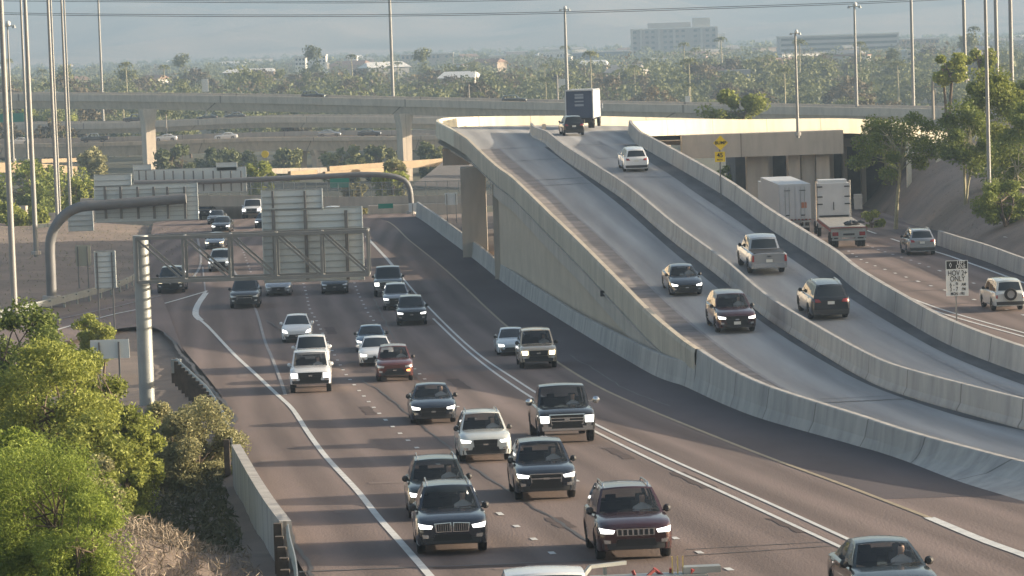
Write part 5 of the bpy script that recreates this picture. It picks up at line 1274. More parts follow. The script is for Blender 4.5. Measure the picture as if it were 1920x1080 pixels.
place(1011, 692, 72, 'boxy', 'tan', 'boxy tan SUV with square lit headlights and double slot grille', 'suv', grille='wide', lights='warm', driver=True, group=G1)
place(412, 510, 44, 'suv', 'pale_grey', 'pale SUV with round lit headlights seen through the truss', 'suv', grille='wide', group=G1)
place(402, 468, 37, 'sedan', 'silver', 'silver sedan behind the top chord of the truss', 'sedan', grille='wide', lights='warm', group=G1)
place(414, 437, 36, 'sedan', 'dark_grey', 'dark sedan with bright headlights just above the truss', 'sedan', grille='box', group=G1)
place(404, 421, 32, 'sedan', 'grey', 'grey sedan tucked behind the dark sedan above the truss', 'sedan', grille='wide', lights='dim', group=G1)
place(384, 412, 33, 'pickup', 'black', 'black pickup truck beside the right edge of the wide sign panel', 'pickup', grille='box', group=G1)
place(472, 410, 38, 'pickup', 'white', 'white pickup truck with very bright headlights left of the tall sign', 'pickup', grille='wide', group=G1)
place(446, 406, 22, 'hatch', 'white', 'small white car left of the far white pickup truck', 'hatchback', grille='wide', group=G1)
place(494, 428, 34, 'sedan', 'dark_grey', 'dark sedan peeping out from behind the left edge of the tall sign', 'sedan', grille='wide', group=G1)
place(320, 551, 54, 'suv', 'dark_grey', 'dark SUV behind the truss just right of the thick gantry post', 'suv', grille='wide', lights='warm', group=G1)
place(522, 556, 50, 'sedan', 'silver', 'light sedan whose nose shows right under the left half of the tall sign', 'sedan', grille='wide', lights='dim', group=G1)
place(628, 552, 52, 'sedan', 'dark_grey', 'dark sedan whose nose shows right under the right half of the tall sign', 'sedan', grille='box', lights='dim', group=G1)
place(622, 420, 32, 'big_suv', 'white', 'white framed van roof visible between the tall sign and the street bridge', 'van', grille='wide', lights='dim', group=G1)
# ramp
place(1289, 556, 62, 'sedan', 'blue_black', 'black sedan with bright lights coming down the left roadway of the ramp', 'sedan', 'ramp', grille='wide', driver=True, group=G3)
place(1383, 626, 76, 'suv', 'maroon', 'very dark maroon SUV with white plate coming down the ramp, nearest on that side', 'suv', 'ramp', grille='box', driver=True, plate_f=True, group=G3)
place(1194, 323, 48, 'suv', 'white', 'white SUV seen from behind high on the right roadway of the ramp', 'suv', 'ramp', 'rear', group=G2)
place(1443, 517, 70, 'small_pickup', 'silver', 'silver pickup truck seen from behind halfway up the ramp', 'pickup', 'ramp', 'rear', group=G2)
place(1559, 601, 76, 'suv', 'black', 'dark grey SUV seen from behind, lowest on the right roadway of the ramp', 'suv', 'ramp', 'rear', rails=True, group=G2)
place(1077, 255, 41, 'suv', 'black', 'black SUV seen from behind at the crest, right behind the blue box truck', 'suv', 'ramp', 'rear', group=G2)
# right freeway
place(1730, 479, 54, 'suv', 'silver', 'silver SUV seen from behind on the right freeway, right of the flatbed truck', 'suv', 'east', 'rear', rails=True, group=G4)
place(1895, 584, 60, 'boxy', 'pale_grey', 'white SUV with a spare wheel on its tailgate at the right frame edge', 'suv', 'east', 'rear', spare=True, group=G4)

# ---- box truck at the crest
def local_root(name, loc, rz, label, cat, group=None):
    r = bpy.data.objects.new(name, None); COL.objects.link(r); r.location = loc; r.rotation_euler = (0, 0, rz); tag(r, label, cat, group); return r
def truck_wheel(par, x, y, r=.5, wd=.28):
    tm, rm = wheel_meshes(r, wd); o = bpy.data.objects.new('wheel', tm); COL.objects.link(o); o.parent = par; o.location = (x, y, r); q = bpy.data.objects.new('rim', rm); COL.objects.link(q); q.parent = o
M_TBLUE = mat('dark blue truck paint', (0.045, 0.065, 0.12), 0.4, var=0.1); M_TWHITE = mat('white trailer skin', (0.52, 0.53, 0.54), 0.45, var=0.12, scale=1.2)
p = hit(1091, 247, z_ramp); tr = local_root('box_truck', (p.x, 292, z_ramp(292)), math.radians(-7), 'blue box truck with pale frame seen from behind at the ramp crest', 'truck', G2)
m_ = MB(); m_.box((0, 3.5, 2.22), (2.46, 7.0, 2.55)); child('cargo_box', m_, M_TBLUE, tr)
m_ = MB(); m_.box((0, -.03, 3.52), (2.56, .12, .14)); m_.box((-1.24, -.03, 2.2), (.10, .12, 2.62)); m_.box((1.24, -.03, 2.2), (.10, .12, 2.62)); m_.box((0, 3.5, 3.52), (2.5, 7.0, .05)); m_.box((1.25, 3.5, 2.2), (.04, 6.9, 2.5)); child('door_frame', m_, M_TWHITE, tr)
m_ = MB()
for z, h, w_ in ((3.10, .16, .8), (2.85, .22, .8), (2.5, .12, .82), (2.16, .2, .82)): m_.box((0, -.02, z), (w_, .03, h))
child('lettering_panel', m_, mat('faded lettering', (0.25, 0.28, 0.33), 0.5), tr)
m_ = MB(); m_.box((0, 4.0, .72), (1.0, 10.0, .25)); m_.box((0, .15, .60), (2.3, .15, .18)); m_.box((0, -.1, .85), (2.2, .1, .3)); child('chassis', m_, M_DARK, tr)
m_ = MB(); m_.box((0, 8.3, 1.55), (2.2, 1.9, 1.7)); m_.box((0, 8.0, 2.5), (2.0, 1.3, .35)); child('cab', m_, M_TBLUE, tr)
for x in (-1.0, -.72, .72, 1.0): truck_wheel(tr, x, 2.2)
for x in (-1.0, 1.0): truck_wheel(tr, x, 8.0); m_ = MB(); m_.box((x * 1.35, 7.8, 1.9), (.12, .2, .5)); m_.bar((x, 7.8, 1.9), (x * 1.35, 7.8, 1.9), .05); child('mirror', m_, M_TWHITE, tr)
for x in (-1.0, 1.0): m_ = MB(); m_.box((x, -.06, .9), (.22, .05, .14)); child('taillight', m_, M_TAIL, tr)
# ---- white semi trailer
def on_e(u, v, off_=0): q = hit(u, v, z_east); return q
def semi(p, rz, label):
    t = local_root('semi_trailer_truck', (p.x, p.y, z_east(p.y) + .01), rz, label, 'truck', G4)
    m_ = MB(); m_.box((0, 7.5, 2.58), (2.58, 15.0, 2.86)); child('trailer_box', m_, M_TWHITE, t)
    for x in (-.62, .62):
        d_ = MB(); d_.box((x, -.03, 2.55), (1.14, .05, 2.62)); dd = child('rear_door', d_, M_TWHITE, t)
        for q in (.16, -.16):
            h_ = MB(); h_.bar((x + q * (1 if x < 0 else -1) * 1.0 + .0, -.08, 1.3), (x + q * (1 if x < 0 else -1), -.08, 3.8), .035); child('lock_rod', h_, M_STEEL, dd)
        h_ = MB(); h_.box((x, -.07, 3.5), (.5, .03, .05)); h_.box((x, -.07, 1.5), (.3, .04, .08)); child('hinge_bar', h_, M_DARK, dd)
    m_ = MB(); m_.box((.72, -.08, 2.30), (.42, .02, .46)); child('placard', m_, mat('orange brown placard', (0.42, 0.16, 0.08), 0.6), t)
    m_ = MB()
    for k in range(9): m_.box((-1.16 + k * .29, -.05, 1.14), (.14, .05, .08))
    child('reflector_strip', m_, M_TAIL, t)
    m_ = MB(); m_.box((0, -.0, .98), (2.5, .2, .12)); m_.box((0, .0, .55), (2.2, .12, .14)); m_.bar((-.7, 0, .55), (-.7, 0, .98), .1); m_.bar((.7, 0, .55), (.7, 0, .98), .1); m_.box((0, 4, 1.0), (1.1, 7.5, .3)); child('underride_frame', m_, M_STEEL, t)
    for y in (1.2, 2.6):
        for x in (-1.1, -.8, .8, 1.1): truck_wheel(t, x, y, .5, .27)
    m_ = MB(); m_.box((0, 17.2, 2.1), (2.4, 2.6, 2.9)); m_.box((0, 18.9, 1.4), (2.1, 1.4, 1.4)); child('cab', m_, M_TWHITE, t)
    for x in (-1.05, 1.05): truck_wheel(t, x, 18.6); truck_wheel(t, x, 15.6)
    return t
pe = hit(1480, 424, z_east); hd = -math.radians(3.5)
semi(Vector((P(1491, 400, 258).x, 258, 0)), math.radians(1.0), 'white box semi trailer seen from behind with small orange placard, beyond the ramp')
# ---- flatbed truck with white sleeper cab
pf = Vector((P(1592, 462, 226).x, 226, 0)); t = local_root('flatbed_truck', (pf.x, pf.y, z_east(pf.y) + .01), math.radians(-1.5), 'flatbed truck with tall white cab and black bundle on its empty bed', 'truck', G4)
M_FB = mat('worn flatbed deck', (0.30, 0.29, 0.27), 0.7, var=0.3, scale=2); M_RED = mat('dusty red steel', (0.26, 0.05, 0.045), 0.6, var=0.3, scale=2)
m_ = MB(); m_.box((0, 6.5, 1.38), (2.55, 13.0, .16)); child('flat_deck', m_, M_FB, t)
m_ = MB(); m_.box((-1.29, 6.5, 1.30), (.05, 13.0, .22)); m_.box((1.29, 6.5, 1.30), (.05, 13.0, .22)); m_.box((0, -.03, 1.46), (2.56, .06, .06)); child('side_rail', m_, M_RED, t)
m_ = MB(); m_.box((0, -.02, 1.02), (2.5, .14, .52)); m_.box((0, -.02, .60), (2.4, .14, .12)); m_.bar((-1.1, 0, .6), (-1.1, 0, 1.0), .1); m_.bar((1.1, 0, .6), (1.1, 0, 1.0), .1); m_.bar((-.55, -.02, .6), (-.55, -.02, 1.0), .12); m_.bar((.55, -.02, .6), (.55, -.02, 1.0), .12); m_.box((0, 6, 1.1), (1.0, 12, .3)); child('rear_frame', m_, M_STEEL, t)
for x in (-.95, .95): m_ = MB(); m_.box((x, -.11, 1.02), (.42, .04, .26)); child('taillight', m_, M_TAIL, t)
m_ = MB(); m_.box((0, -.11, .98), (.8, .04, .13)); child('dark_slot', m_, M_DARK, t)
for y in (1.3, 2.7):
    for x in (-1.1, -.8, .8, 1.1): truck_wheel(t, x, y, .5, .27)
m_ = MB(); m_.box((0, 14.8, 2.35), (2.36, 2.6, 3.3)); m_.box((0, 14.9, 4.1), (2.1, 2.0, .25)); m_.box((0, 17.0, 1.7), (2.2, 2.0, 1.6)); child('sleeper_cab', m_, M_TWHITE, t)
m_ = MB()
for z in (3.75, 3.0, 2.45):
    for x in (-1.02, 1.02): m_.box((x, 13.45, z), (.4, .05, .09))
child('cab_bracket', m_, M_DARK, t); m_ = MB(); m_.box((0, 13.45, 2.3), (.06, .05, .6)); m_.box((0, 13.42, 1.55), (2.2, .08, .12)); child('cab_step', m_, M_DARK, t)
for x in (-1.24, 1.24): m_ = MB(); m_.tube([(x, 13.7, 1.2), (x, 13.7, 4.2)], .08, 10); child('exhaust_stack', m_, M_CHROME, t)
for x in (-1.1, 1.1): truck_wheel(t, x, 14.0); truck_wheel(t, x, 17.2)
rb = random.Random(4); m_ = MB()
for k in range(14):
    c = Vector((rb.uniform(-.05, 1.05), rb.uniform(.4, 1.6), 1.60 + rb.uniform(0, .15))); m_.tube([c + Vector((-.3, 0, 0)), c + Vector((0, rb.uniform(-.1, .1), .06)), c + Vector((.3, 0, 0))], [.06, rb.uniform(.11, .17), .05], 7)
ld = m_.build('tarp_bundle', M_DARK, None); R7 = Matrix.Rotation(math.radians(-1.5), 4, 'Z'); 
ld.matrix_world = Matrix.Translation((pf.x, pf.y, z_east(pf.y))) @ R7 @ Matrix.Translation(ld.location); tag(ld, 'crumpled black bundle of straps and tarp lying on the flatbed deck', 'cargo')
# ---- white work truck with red equipment at the bottom edge
pw = Vector((P(1040, 1140, 74.5).x, 74.5, 0)); s = 1.0
wt_ = place(1043, 1285, 128, 'pickup', 'white', 'white work pickup truck roof cut off by the bottom frame edge, below the maroon SUV', 'pickup', grille='box', group=G1)
L0 = wt_.location; rk = local_root('equipment_rack', (L0.x + 1.1, L0.y + .6, L0.z + 1.35), wt_.rotation_euler.z, 'steel rack with red equipment beside the white work pickup truck roof', 'equipment')
m_ = MB(); m_.box((.9, 0, .10), (2.2, .4, .10)); m_.box((1.9, 0, .22), (.7, .25, .12)); m_.bar((-.7, -.3, -.2), (-.2, 0, .35), .07); m_.bar((-.2, 0, .35), (.5, .3, .35), .07); m_.bar((.1, .3, -.3), (.1, .3, .35), .07); child('rack_frame', m_, M_STEEL, rk)
m_ = MB(); rb = random.Random(3)
for k in range(5): x = rb.uniform(.3, 1.9); m_.bar((x, rb.uniform(-.2, .2), .02), (x + rb.uniform(-.3, .3), rb.uniform(-.2, .2), .24), .05)
m_.box((.7, .1, -.05), (1.0, .4, .18)); m_.box((1.6, .1, -.1), (.7, .4, .14)); child('red_frame', m_, M_RED, rk)
m_ = MB()
for x in (1.35, 1.45, 1.55): m_.bar((x, 0, .1), (x, 0, .48), .025)
child('tie_rod', m_, mat('ochre rod', (.5, .38, .15), .6), rk)

# ---- side-on traffic on the overpasses
ovT = {}
def deck_car(u, v, Y, kind, col, label, rz=math.pi / 2, group='cars on the overpasses'):
    q = P(u, v, Y); make_car(cat_name('', kind), kind, col, q, rz, label, 'car', detail=0, view='front', lights='dim', grille='none', group=group)
deck_car(424, 261.5, 664, 'sedan', 'white', 'white sedan seen side on on the lower overpass between the two tall columns', -math.pi / 2)
deck_car(618, 256.5, 657, 'sedan', 'silver', 'silver sedan seen side on on the lower overpass right of centre of the span', math.pi / 2)
deck_car(693, 255, 653, 'sedan', 'dark_grey', 'dark sedan seen side on ahead of the silver one on the lower overpass', math.pi / 2)
deck_car(311, 264.5, 669, 'sedan', 'white', 'white sedan peeking out right of the first tall column', -math.pi / 2)
deck_car(178, 267, 675, 'pickup', 'dark_grey', 'dark pickup side on on the lower overpass left of the first tall column', -math.pi / 2)
deck_car(36, 271, 680, 'sedan', 'white', 'white sedan side on at the far left of the lower overpass', -math.pi / 2)
deck_car(255, 230, 738, 'pickup', 'black', 'black pickup side on on the middle overpass left of the tall column', -math.pi / 2)
deck_car(388, 226, 730, 'sedan', 'black', 'black sedan side on on the middle overpass, left of a second one', -math.pi / 2)
deck_car(441, 223, 727, 'sedan', 'dark_grey', 'dark sedan side on on the middle overpass, right of the black one', -math.pi / 2)
deck_car(588, 186.5, 626, 'suv', 'black', 'black SUV roof showing over the parapet of the top overpass', math.pi / 2)
deck_car(964, 195, 598, 'suv', 'black', 'dark SUV roof showing over the top overpass beside the curved parapet', math.pi / 2)
deck_car(96, 181, 680, 'sedan', 'pale_grey', 'pale car roof showing over the parapet at the left of the top overpass', math.pi / 2)
# ================================================================ vegetation
LM_BRIGHT = leaf_mat('bright yellow green leaves', (0.13, 0.185, 0.03), (0.30, 0.36, 0.07), 0.4)
LM_OLIVE = leaf_mat('olive leaves', (0.13, 0.16, 0.032), (0.32, 0.35, 0.085), 0.35)
LM_GREY = leaf_mat('grey green leaves', (0.16, 0.165, 0.075), (0.36, 0.345, 0.18), 0.3)
LM_DEEP = leaf_mat('deep green leaves', (0.075, 0.115, 0.03), (0.24, 0.28, 0.07), 0.3)
LM_FAR = leaf_mat('distant foliage', (0.05, 0.072, 0.032), (0.22, 0.23, 0.09), 0.25, .09, .25)
LM_FAR2 = leaf_mat('distant warm foliage', (0.06, 0.055, 0.032), (0.17, 0.135, 0.075), 0.2, .09, .25)
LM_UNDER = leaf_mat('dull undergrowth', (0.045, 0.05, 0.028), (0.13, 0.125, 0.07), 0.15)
LM_SCRUB = leaf_mat('dull scrub', (0.17, 0.16, 0.10), (0.26, 0.25, 0.15), 0.3)
LM_DRY = leaf_mat('dry twigs', (0.13, 0.105, 0.08), (0.30, 0.25, 0.19), 0.1)
M_BARK = mat('bark', (0.17, 0.13, 0.095), 0.9, var=0.4, scale=4, stretch=(1, 1, .3)); M_BARKL = mat('pale green bark', (0.36, 0.33, 0.21), 0.85, var=0.3, scale=4)
def leaf_mesh(name, C, size, rng, mt, asp=0.45, droop=0.0):
    N = len(C); a = rng.normal(size=(N, 3)); a[:, 2] = a[:, 2] * 0.8 - droop; a /= np.linalg.norm(a, axis=1)[:, None]
    b = rng.normal(size=(N, 3)); b = np.cross(a, b); b /= np.linalg.norm(b, axis=1)[:, None]
    s = size * rng.uniform(.55, 1.35, N)[:, None]
    V = np.empty((N, 4, 3)); V[:, 0] = C - a * s; V[:, 1] = C + b * s * asp; V[:, 2] = C + a * s; V[:, 3] = C - b * s * asp
    me = bpy.data.meshes.new(name); me.vertices.add(N * 4); me.vertices.foreach_set('co', V.reshape(-1)); me.loops.add(N * 4); me.loops.foreach_set('vertex_index', np.arange(N * 4))
    me.polygons.add(N); me.polygons.foreach_set('loop_start', np.arange(0, N * 4, 4)); me.polygons.foreach_set('loop_total', np.full(N, 4)); me.materials.append(mt); me.update(); me.validate(); return me
def crown_points(rng, rx, ry, rz, zc, nb, n, br, shell=0.55, flat=0.0):
    d = rng.normal(size=(nb, 3)); d /= np.linalg.norm(d, axis=1)[:, None]; r = rng.uniform(shell, 1.0, nb) ** 0.7
    B = d * r[:, None] * np.array([rx, ry, rz]); B[:, 2] = np.maximum(B[:, 2], -rz * 0.85) + zc
    wgt = rng.uniform(.5, 1.5, nb); wgt /= wgt.sum(); idx = rng.choice(nb, n, p=wgt)
    sz = br * rng.uniform(.55, 1.25, nb)
    g = rng.normal(size=(n, 3)); g /= np.linalg.norm(g, axis=1)[:, None]; g *= (rng.uniform(0, 1, n) ** 0.45)[:, None]
    return B, B[idx] + g * sz[idx][:, None] * np.array([1, 1, .8])
def make_tree(name, loc, rx, ry, rz, zc, n, leaf, mt, label, cat='tree', group=None, seed=1, nb=26, br=None, bark=None, trunk=0.12, lean=0.0, forks=3, droop=0.0, asp=.45, limbs=True, fill=False):
    rng = np.random.default_rng(seed); root = bpy.data.objects.new(name, None); COL.objects.link(root); root.location = loc; tag(root, label, cat, group)
    br = br or (rx + rz) * .22
    B, C = crown_points(rng, rx, ry, rz, zc, nb, n, br)
    if fill:
        lo = zc - rz * .35; msk = rng.uniform(0, 1, len(C)) < min(.6, lo / (lo + 2 * rz) + .1); q = C[msk]; q[:, 2] = lo - (q[:, 2] - (zc - rz)).clip(0) / (2 * rz) * (lo - .1) * rng.uniform(.6, 1.1, len(q)); q[:, :2] *= .92; C[msk] = q
    cr = bpy.data.objects.new('crown' if cat == 'tree' else 'foliage', leaf_mesh('crown', C, leaf, rng, mt, asp, droop)); COL.objects.link(cr); cr.parent = root
    m_ = MB(); th = max(.3, zc - rz * .75)
    base = []
    for k in range(forks):
        an = rng.uniform(0, 6.28); o = Vector((math.cos(an), math.sin(an), 0)) * rx * .25
        p0 = Vector((rng.uniform(-.1, .1), rng.uniform(-.1, .1), -.3)); p1 = Vector((lean * .5, 0, th * .5)) + o * .4; p2 = Vector((lean, 0, th)) + o; p3 = Vector((lean, 0, zc)) + o * 1.4
        m_.tube([p0, p1, p2, p3], [trunk, trunk * .8, trunk * .6, trunk * .35], 7); base.append((p2, p3))
    if limbs:
        for i, b in enumerate(B[:min(nb, 22)]):
            p2, p3 = base[i % len(base)]; s = p2.lerp(p3, rng.uniform(0, 1)); e = Vector(b)
            mid = s.lerp(e, .5) + Vector((0, 0, .12 * (e - s).length)); m_.tube([s, mid, e], [trunk * .35, trunk * .22, trunk * .08], 5, cap=False)
    child('trunk' if cat == 'tree' else 'stem', m_, bark or M_BARK, root, 60)
    return root
def gz(x, y): return g_z(x, y)
def bush_at(u, v, Y, rxp, rzp, n, leaf, mt, label, name='shrub', cat='shrub', seed=1, group='shrubs and trees on the left bank', ground=False, **kw):
    """centre pixel, depth, radii in pixels"""
    s = FPX / Y; c = P(u, v, Y); rx = rxp / s; rz = rzp / s; z0 = gz(c.x, Y)
    if ground: c.z = z0 + rz * .9
    if group in ('shrubs and trees on the left bank', 'trees around the interchange') or cat == 'shrub': kw['fill'] = True; n = int(n * 1.45)
    return make_tree(name, Vector((c.x, Y, z0)), rx, rx * .9, rz, c.z - z0, n, leaf, mt, label, cat, group, seed, **kw)
# left foreground
bush_at(75, 955, 74, 125, 110, 62000, .046, LM_BRIGHT, 'large bright yellow green bush filling the bottom left corner', seed=2, nb=46, trunk=.08, asp=.26, droop=.3)
bush_at(150, 1010, 72, 80, 80, 16000, .055, LM_BRIGHT, 'lower right lobe of feathery bright green growth beside the dry brush', seed=12, nb=26, trunk=.06, asp=.26, droop=.3)
bush_at(-10, 900, 80, 90, 110, 14000, .06, LM_BRIGHT, 'bright green bush cut by the left frame edge above the corner bush', seed=22, nb=22, trunk=.06)
bush_at(90, 770, 98, 125, 130, 52000, .062, LM_OLIVE, 'big olive yellow tree on the left bank behind the bright bush', name='olive_tree', cat='tree', seed=3, nb=40, trunk=.12, br=.75)
bush_at(30, 660, 112, 100, 85, 22000, .08, LM_DEEP, 'green tree at the left frame edge at the foot of the thick light pole', name='green_tree', cat='tree', seed=4, nb=26, trunk=.12, br=.7)
bush_at(190, 740, 104, 70, 75, 14000, .075, LM_OLIVE, 'olive shrub below the plain grey sign panel', seed=5, nb=20, trunk=.08, br=.6)
bush_at(150, 860, 92, 90, 70, 15000, .075, LM_OLIVE, 'drooping olive shrub between the big olive tree and the bright bush', seed=6, nb=20, trunk=.08, droop=.5)
bush_at(190, 614, 168, 46, 32, 9000, .085, LM_OLIVE, 'round yellow green bush beside the slip road behind the plain sign', seed=7, nb=16, trunk=.06, br=.5)
bush_at(352, 838, 112, 88, 80, 36000, .058, LM_GREY, 'grey green shrub against the guardrail below the gantry post', seed=8, nb=34, trunk=.08, br=.6)
bush_at(300, 800, 120, 42, 45, 8000, .075, LM_GREY, 'smaller grey green shrub at the foot of the gantry post', seed=9, nb=14, trunk=.06)
bush_at(245, 905, 96, 30, 32, 3500, .07, LM_OLIVE, 'small pale shrub standing in the shaded hollow', seed=10, nb=8, trunk=.04)
bush_at(185, 905, 90, 40, 60, 5000, .07, LM_GREY, 'thin hanging shrub left of the shaded hollow', seed=11, nb=10, trunk=.04, droop=.6)
bush_at(240, 820, 104, 55, 50, 8000, .075, LM_OLIVE, 'olive shrub between the signpost and the grey green shrub', seed=13, nb=14, trunk=.05)
# dry brush at the bottom and dark undergrowth: uncountable
rng = np.random.default_rng(9)
def scatter(name, n, xf, yf, size, mt, label, h=0.5, droop=-.8, asp=.08):
    X = xf(n); Y_ = yf(n); kp = np.array([b > 118 or a < xl(max(b, LEFT[0].y)) - (1.0 if b > 80 else .9) for a, b in zip(X, Y_)]); X = X[kp]; Y_ = Y_[kp]; n = len(X); Z = np.array([gz(float(a), float(b)) for a, b in zip(X, Y_)]) + rng.uniform(0, h, n)
    me = leaf_mesh(name, np.stack([X, Y_, Z], 1), size, rng, mt, asp, droop); o = bpy.data.objects.new(name, me); COL.objects.link(o); return tag(o, label, name.replace('_', ' '), kind='stuff')
scatter('dry_brush', 11000, lambda n: rng.normal(-9.3, 1.7, n), lambda n: rng.uniform(64, 84, n), .15, LM_DRY, 'brown dry brush on the lit bank at the bottom left', .45)
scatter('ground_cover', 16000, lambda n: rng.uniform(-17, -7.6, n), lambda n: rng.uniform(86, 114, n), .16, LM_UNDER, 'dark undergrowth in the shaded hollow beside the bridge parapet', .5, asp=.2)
scatter('ground_cover', 6000, lambda n: rng.uniform(-58, -24, n), lambda n: rng.uniform(175, 330, n), .12, LM_SCRUB, 'low dull green scrub on the left verge behind the sign boards', .5, asp=.2)
scatter('ground_cover', 5000, lambda n: rng.uniform(-14, -8.5, n), lambda n: rng.uniform(116, 165, n), .12, LM_DRY, 'sparse dry weeds on the gravel strip by the gantry post', .2)
# trees further up the left
for k, (u, v, Y, a, b, mt, lab) in enumerate(((40, 350, 395, 62, 45, LM_DEEP, 'dark green tree at the left edge behind the light poles'), (105, 352, 405, 55, 42, LM_OLIVE, 'sunlit yellow green tree between the thin light poles'), (150, 362, 390, 30, 34, LM_OLIVE, 'small yellow green tree beside the left sign panels'),
        (75, 330, 430, 40, 28, LM_DEEP, 'dark tree crown behind the sunlit one at the left'), (10, 420, 340, 40, 34, LM_OLIVE, 'olive bush at the left frame edge beneath the block wall'), (55, 413, 335, 38, 20, LM_OLIVE, 'low yellow bush in front of the grey block wall'), (175, 305, 520, 26, 26, LM_GREY, 'bare looking tree above the left sign panels'),
        (330, 300, 560, 42, 22, LM_FAR, 'soft green tree under the lower overpass right of the first column'), (400, 300, 590, 46, 22, LM_FAR, 'wide dark tree under the lower overpass above the row of sign panels'), (455, 305, 600, 26, 20, LM_FAR, 'tree under the lower overpass beside the yellow warning sign'), (488, 322, 430, 24, 16, LM_OLIVE, 'pale bush right below the yellow warning sign'),
        (650, 300, 600, 42, 20, LM_FAR, 'tree mass seen between the middle and right columns'), (700, 297, 610, 36, 20, LM_FAR, 'green tree left of the right tall column'), (540, 300, 620, 30, 20, LM_FAR, 'tree left of the twin middle columns'), (808, 290, 600, 26, 20, LM_FAR, 'sparse tree between the right column and the flyover'),
        (730, 340, 400, 34, 14, LM_OLIVE, 'scrubby bush under the end of the far monotube arm'), (735, 318, 430, 24, 14, LM_GREY, 'small bush against the right tall column'), (665, 355, 375, 22, 10, LM_GREY, 'low scrub behind the street bridge fence'),
        (60, 218, 800, 40, 14, LM_OLIVE, 'bright bush between the upper overpasses at the left'), (110, 222, 800, 36, 12, LM_OLIVE, 'yellowish bush between the upper overpasses right of the green sign'))):
    bush_at(u, v, Y, a, b, 3500, .34 * Y / 450, mt, lab, name='tree', cat='tree', seed=40 + k, nb=18, trunk=.14, group='trees around the interchange')
# right bank
GR = 'trees on the right bank'
def rt(u, v, Y, a, b, n, leaf, mt, lab, seed, nb=24, **kw): return bush_at(u, v, Y, a, b, n, leaf, mt, lab, name=kw.pop('name', 'tree'), cat=kw.pop('cat', 'tree'), seed=seed, nb=nb, group=GR, **kw)
rt(1675, 272, 262, 82, 66, 11000, .13, LM_DEEP, 'leafy tree with forked pale trunk in front of the dark underpass', 61, 34, trunk=.16, forks=2, bark=M_BARKL, br=1.0)
rt(1808, 268, 255, 48, 66, 9000, .14, LM_DEEP, 'dense dark tree left of the slim light pole on the right bank', 62, 26, bark=M_BARKL, br=1.1)
rt(1868, 235, 262, 72, 105, 22000, .14, LM_OLIVE, 'tall sunlit yellow green tree behind the slim light pole at the right', 63, 40, bark=M_BARKL, br=1.25)
rt(1925, 300, 250, 70, 110, 15000, .14, LM_DEEP, 'dark green tree cut by the right frame edge', 64, 30, bark=M_BARKL, br=1.2)
rt(1885, 372, 225, 52, 34, 7000, .11, LM_DEEP, 'low spreading bush at the foot of the right trees', 65, 16, cat='shrub', name='shrub')
rt(1775, 128, 330, 38, 28, 3500, .2, LM_OLIVE, 'pale feathery tree top above the right end of the parapet', 66, 12, trunk=.2)
rt(1838, 110, 360, 30, 22, 2500, .22, LM_OLIVE, 'small tree top just left of the slim light pole', 67, 10, trunk=.2)
rt(1378, 205, 420, 62, 26, 6000, .25, LM_OLIVE, 'rounded olive tree rising behind the sunlit parapet', 68, 20)
rt(1635, 368, 268, 20, 20, 2500, .12, LM_OLIVE, 'small yellow bush beside the utility cabinet', 69, 10, cat='shrub', name='shrub', ground=True)
rt(1375, 325, 330, 34, 24, 3000, .18, LM_OLIVE, 'green bush seen under the bent cap behind the BUMP sign', 73, 12, cat='shrub', name='shrub')
rt(1722, 362, 246, 14, 10, 800, .10, LM_OLIVE, 'tiny shrub on the bare right slope', 74, 5, cat='shrub', name='shrub', ground=True)
rt(1925, 190, 330, 40, 40, 5000, .18, LM_DEEP, 'dark tree top at the right frame edge above the others', 75, 14)
scatter('ground_cover', 5000, lambda n: rng.uniform(30, 60, n), lambda n: rng.uniform(225, 330, n), .13, LM_DRY, 'sparse dry weeds on the right bank', .15)
# ================================================================ the far city, hills, haze
rng = np.random.default_rng(77); rnd = random.Random(77)
def far_proto(kind, seed):
    r_ = np.random.default_rng(seed)
    if kind == 'palm':
        root = bpy.data.objects.new('palm_tree', None); C = []
        for k in range(170):
            a = r_.uniform(0, 6.28); t = r_.uniform(.1, 1); C.append((math.cos(a) * 1.9 * t, math.sin(a) * 1.9 * t, 11 + .9 * math.sin(t * 2.6) - .8 * t * t))
        me = leaf_mesh('crown', np.array(C), .42, r_, LM_FAR, .3); h = 11
    else:
        rx, rz, zc = {'round': (4.2, 3.2, 4.6), 'tall': (2.3, 5.2, 6.4), 'broad': (6.0, 3.0, 4.2), 'small': (2.8, 2.2, 2.8)}[kind]
        B, C = crown_points(r_, rx, rx, rz, zc, 16, 1500, (rx + rz) * .24); me = leaf_mesh('crown', C, .36, r_, LM_FAR if seed % 3 else LM_FAR2, .6); h = zc
        root = bpy.data.objects.new({'tall': 'cypress_tree'}.get(kind, 'tree'), None)
    COL.objects.link(root); o = bpy.data.objects.new('crown', me); COL.objects.link(o); o.parent = root
    m_ = MB(); m_.tube([(0, 0, -.5), (0.1, 0, h * .5), (0, 0, h)], [.28, .22, .12], 6); child('trunk', m_, M_BARKL if kind == 'palm' else M_BARK, root)
    lab = {'palm': 'slender palm standing above the far tree belt behind the overpass', 'round': 'rounded green tree in the hazy belt behind the top overpass', 'tall': 'tall narrow tree in the hazy belt behind the top overpass', 'broad': 'broad spreading tree in the hazy belt behind the top overpass', 'small': 'small tree in the hazy belt behind the top overpass'}[kind]
    tag(root, lab, 'tree', {'palm': 'palms in the far tree belt'}.get(kind, kind + ' trees in the far tree belt')); return root
protos = [far_proto(k, s) for k, s in (('round', 1), ('round', 3), ('broad', 5), ('tall', 4), ('small', 8), ('palm', 7), ('broad', 9))]
wts = [.22, .20, .14, .10, .12, .15, .07]; used_p = set()
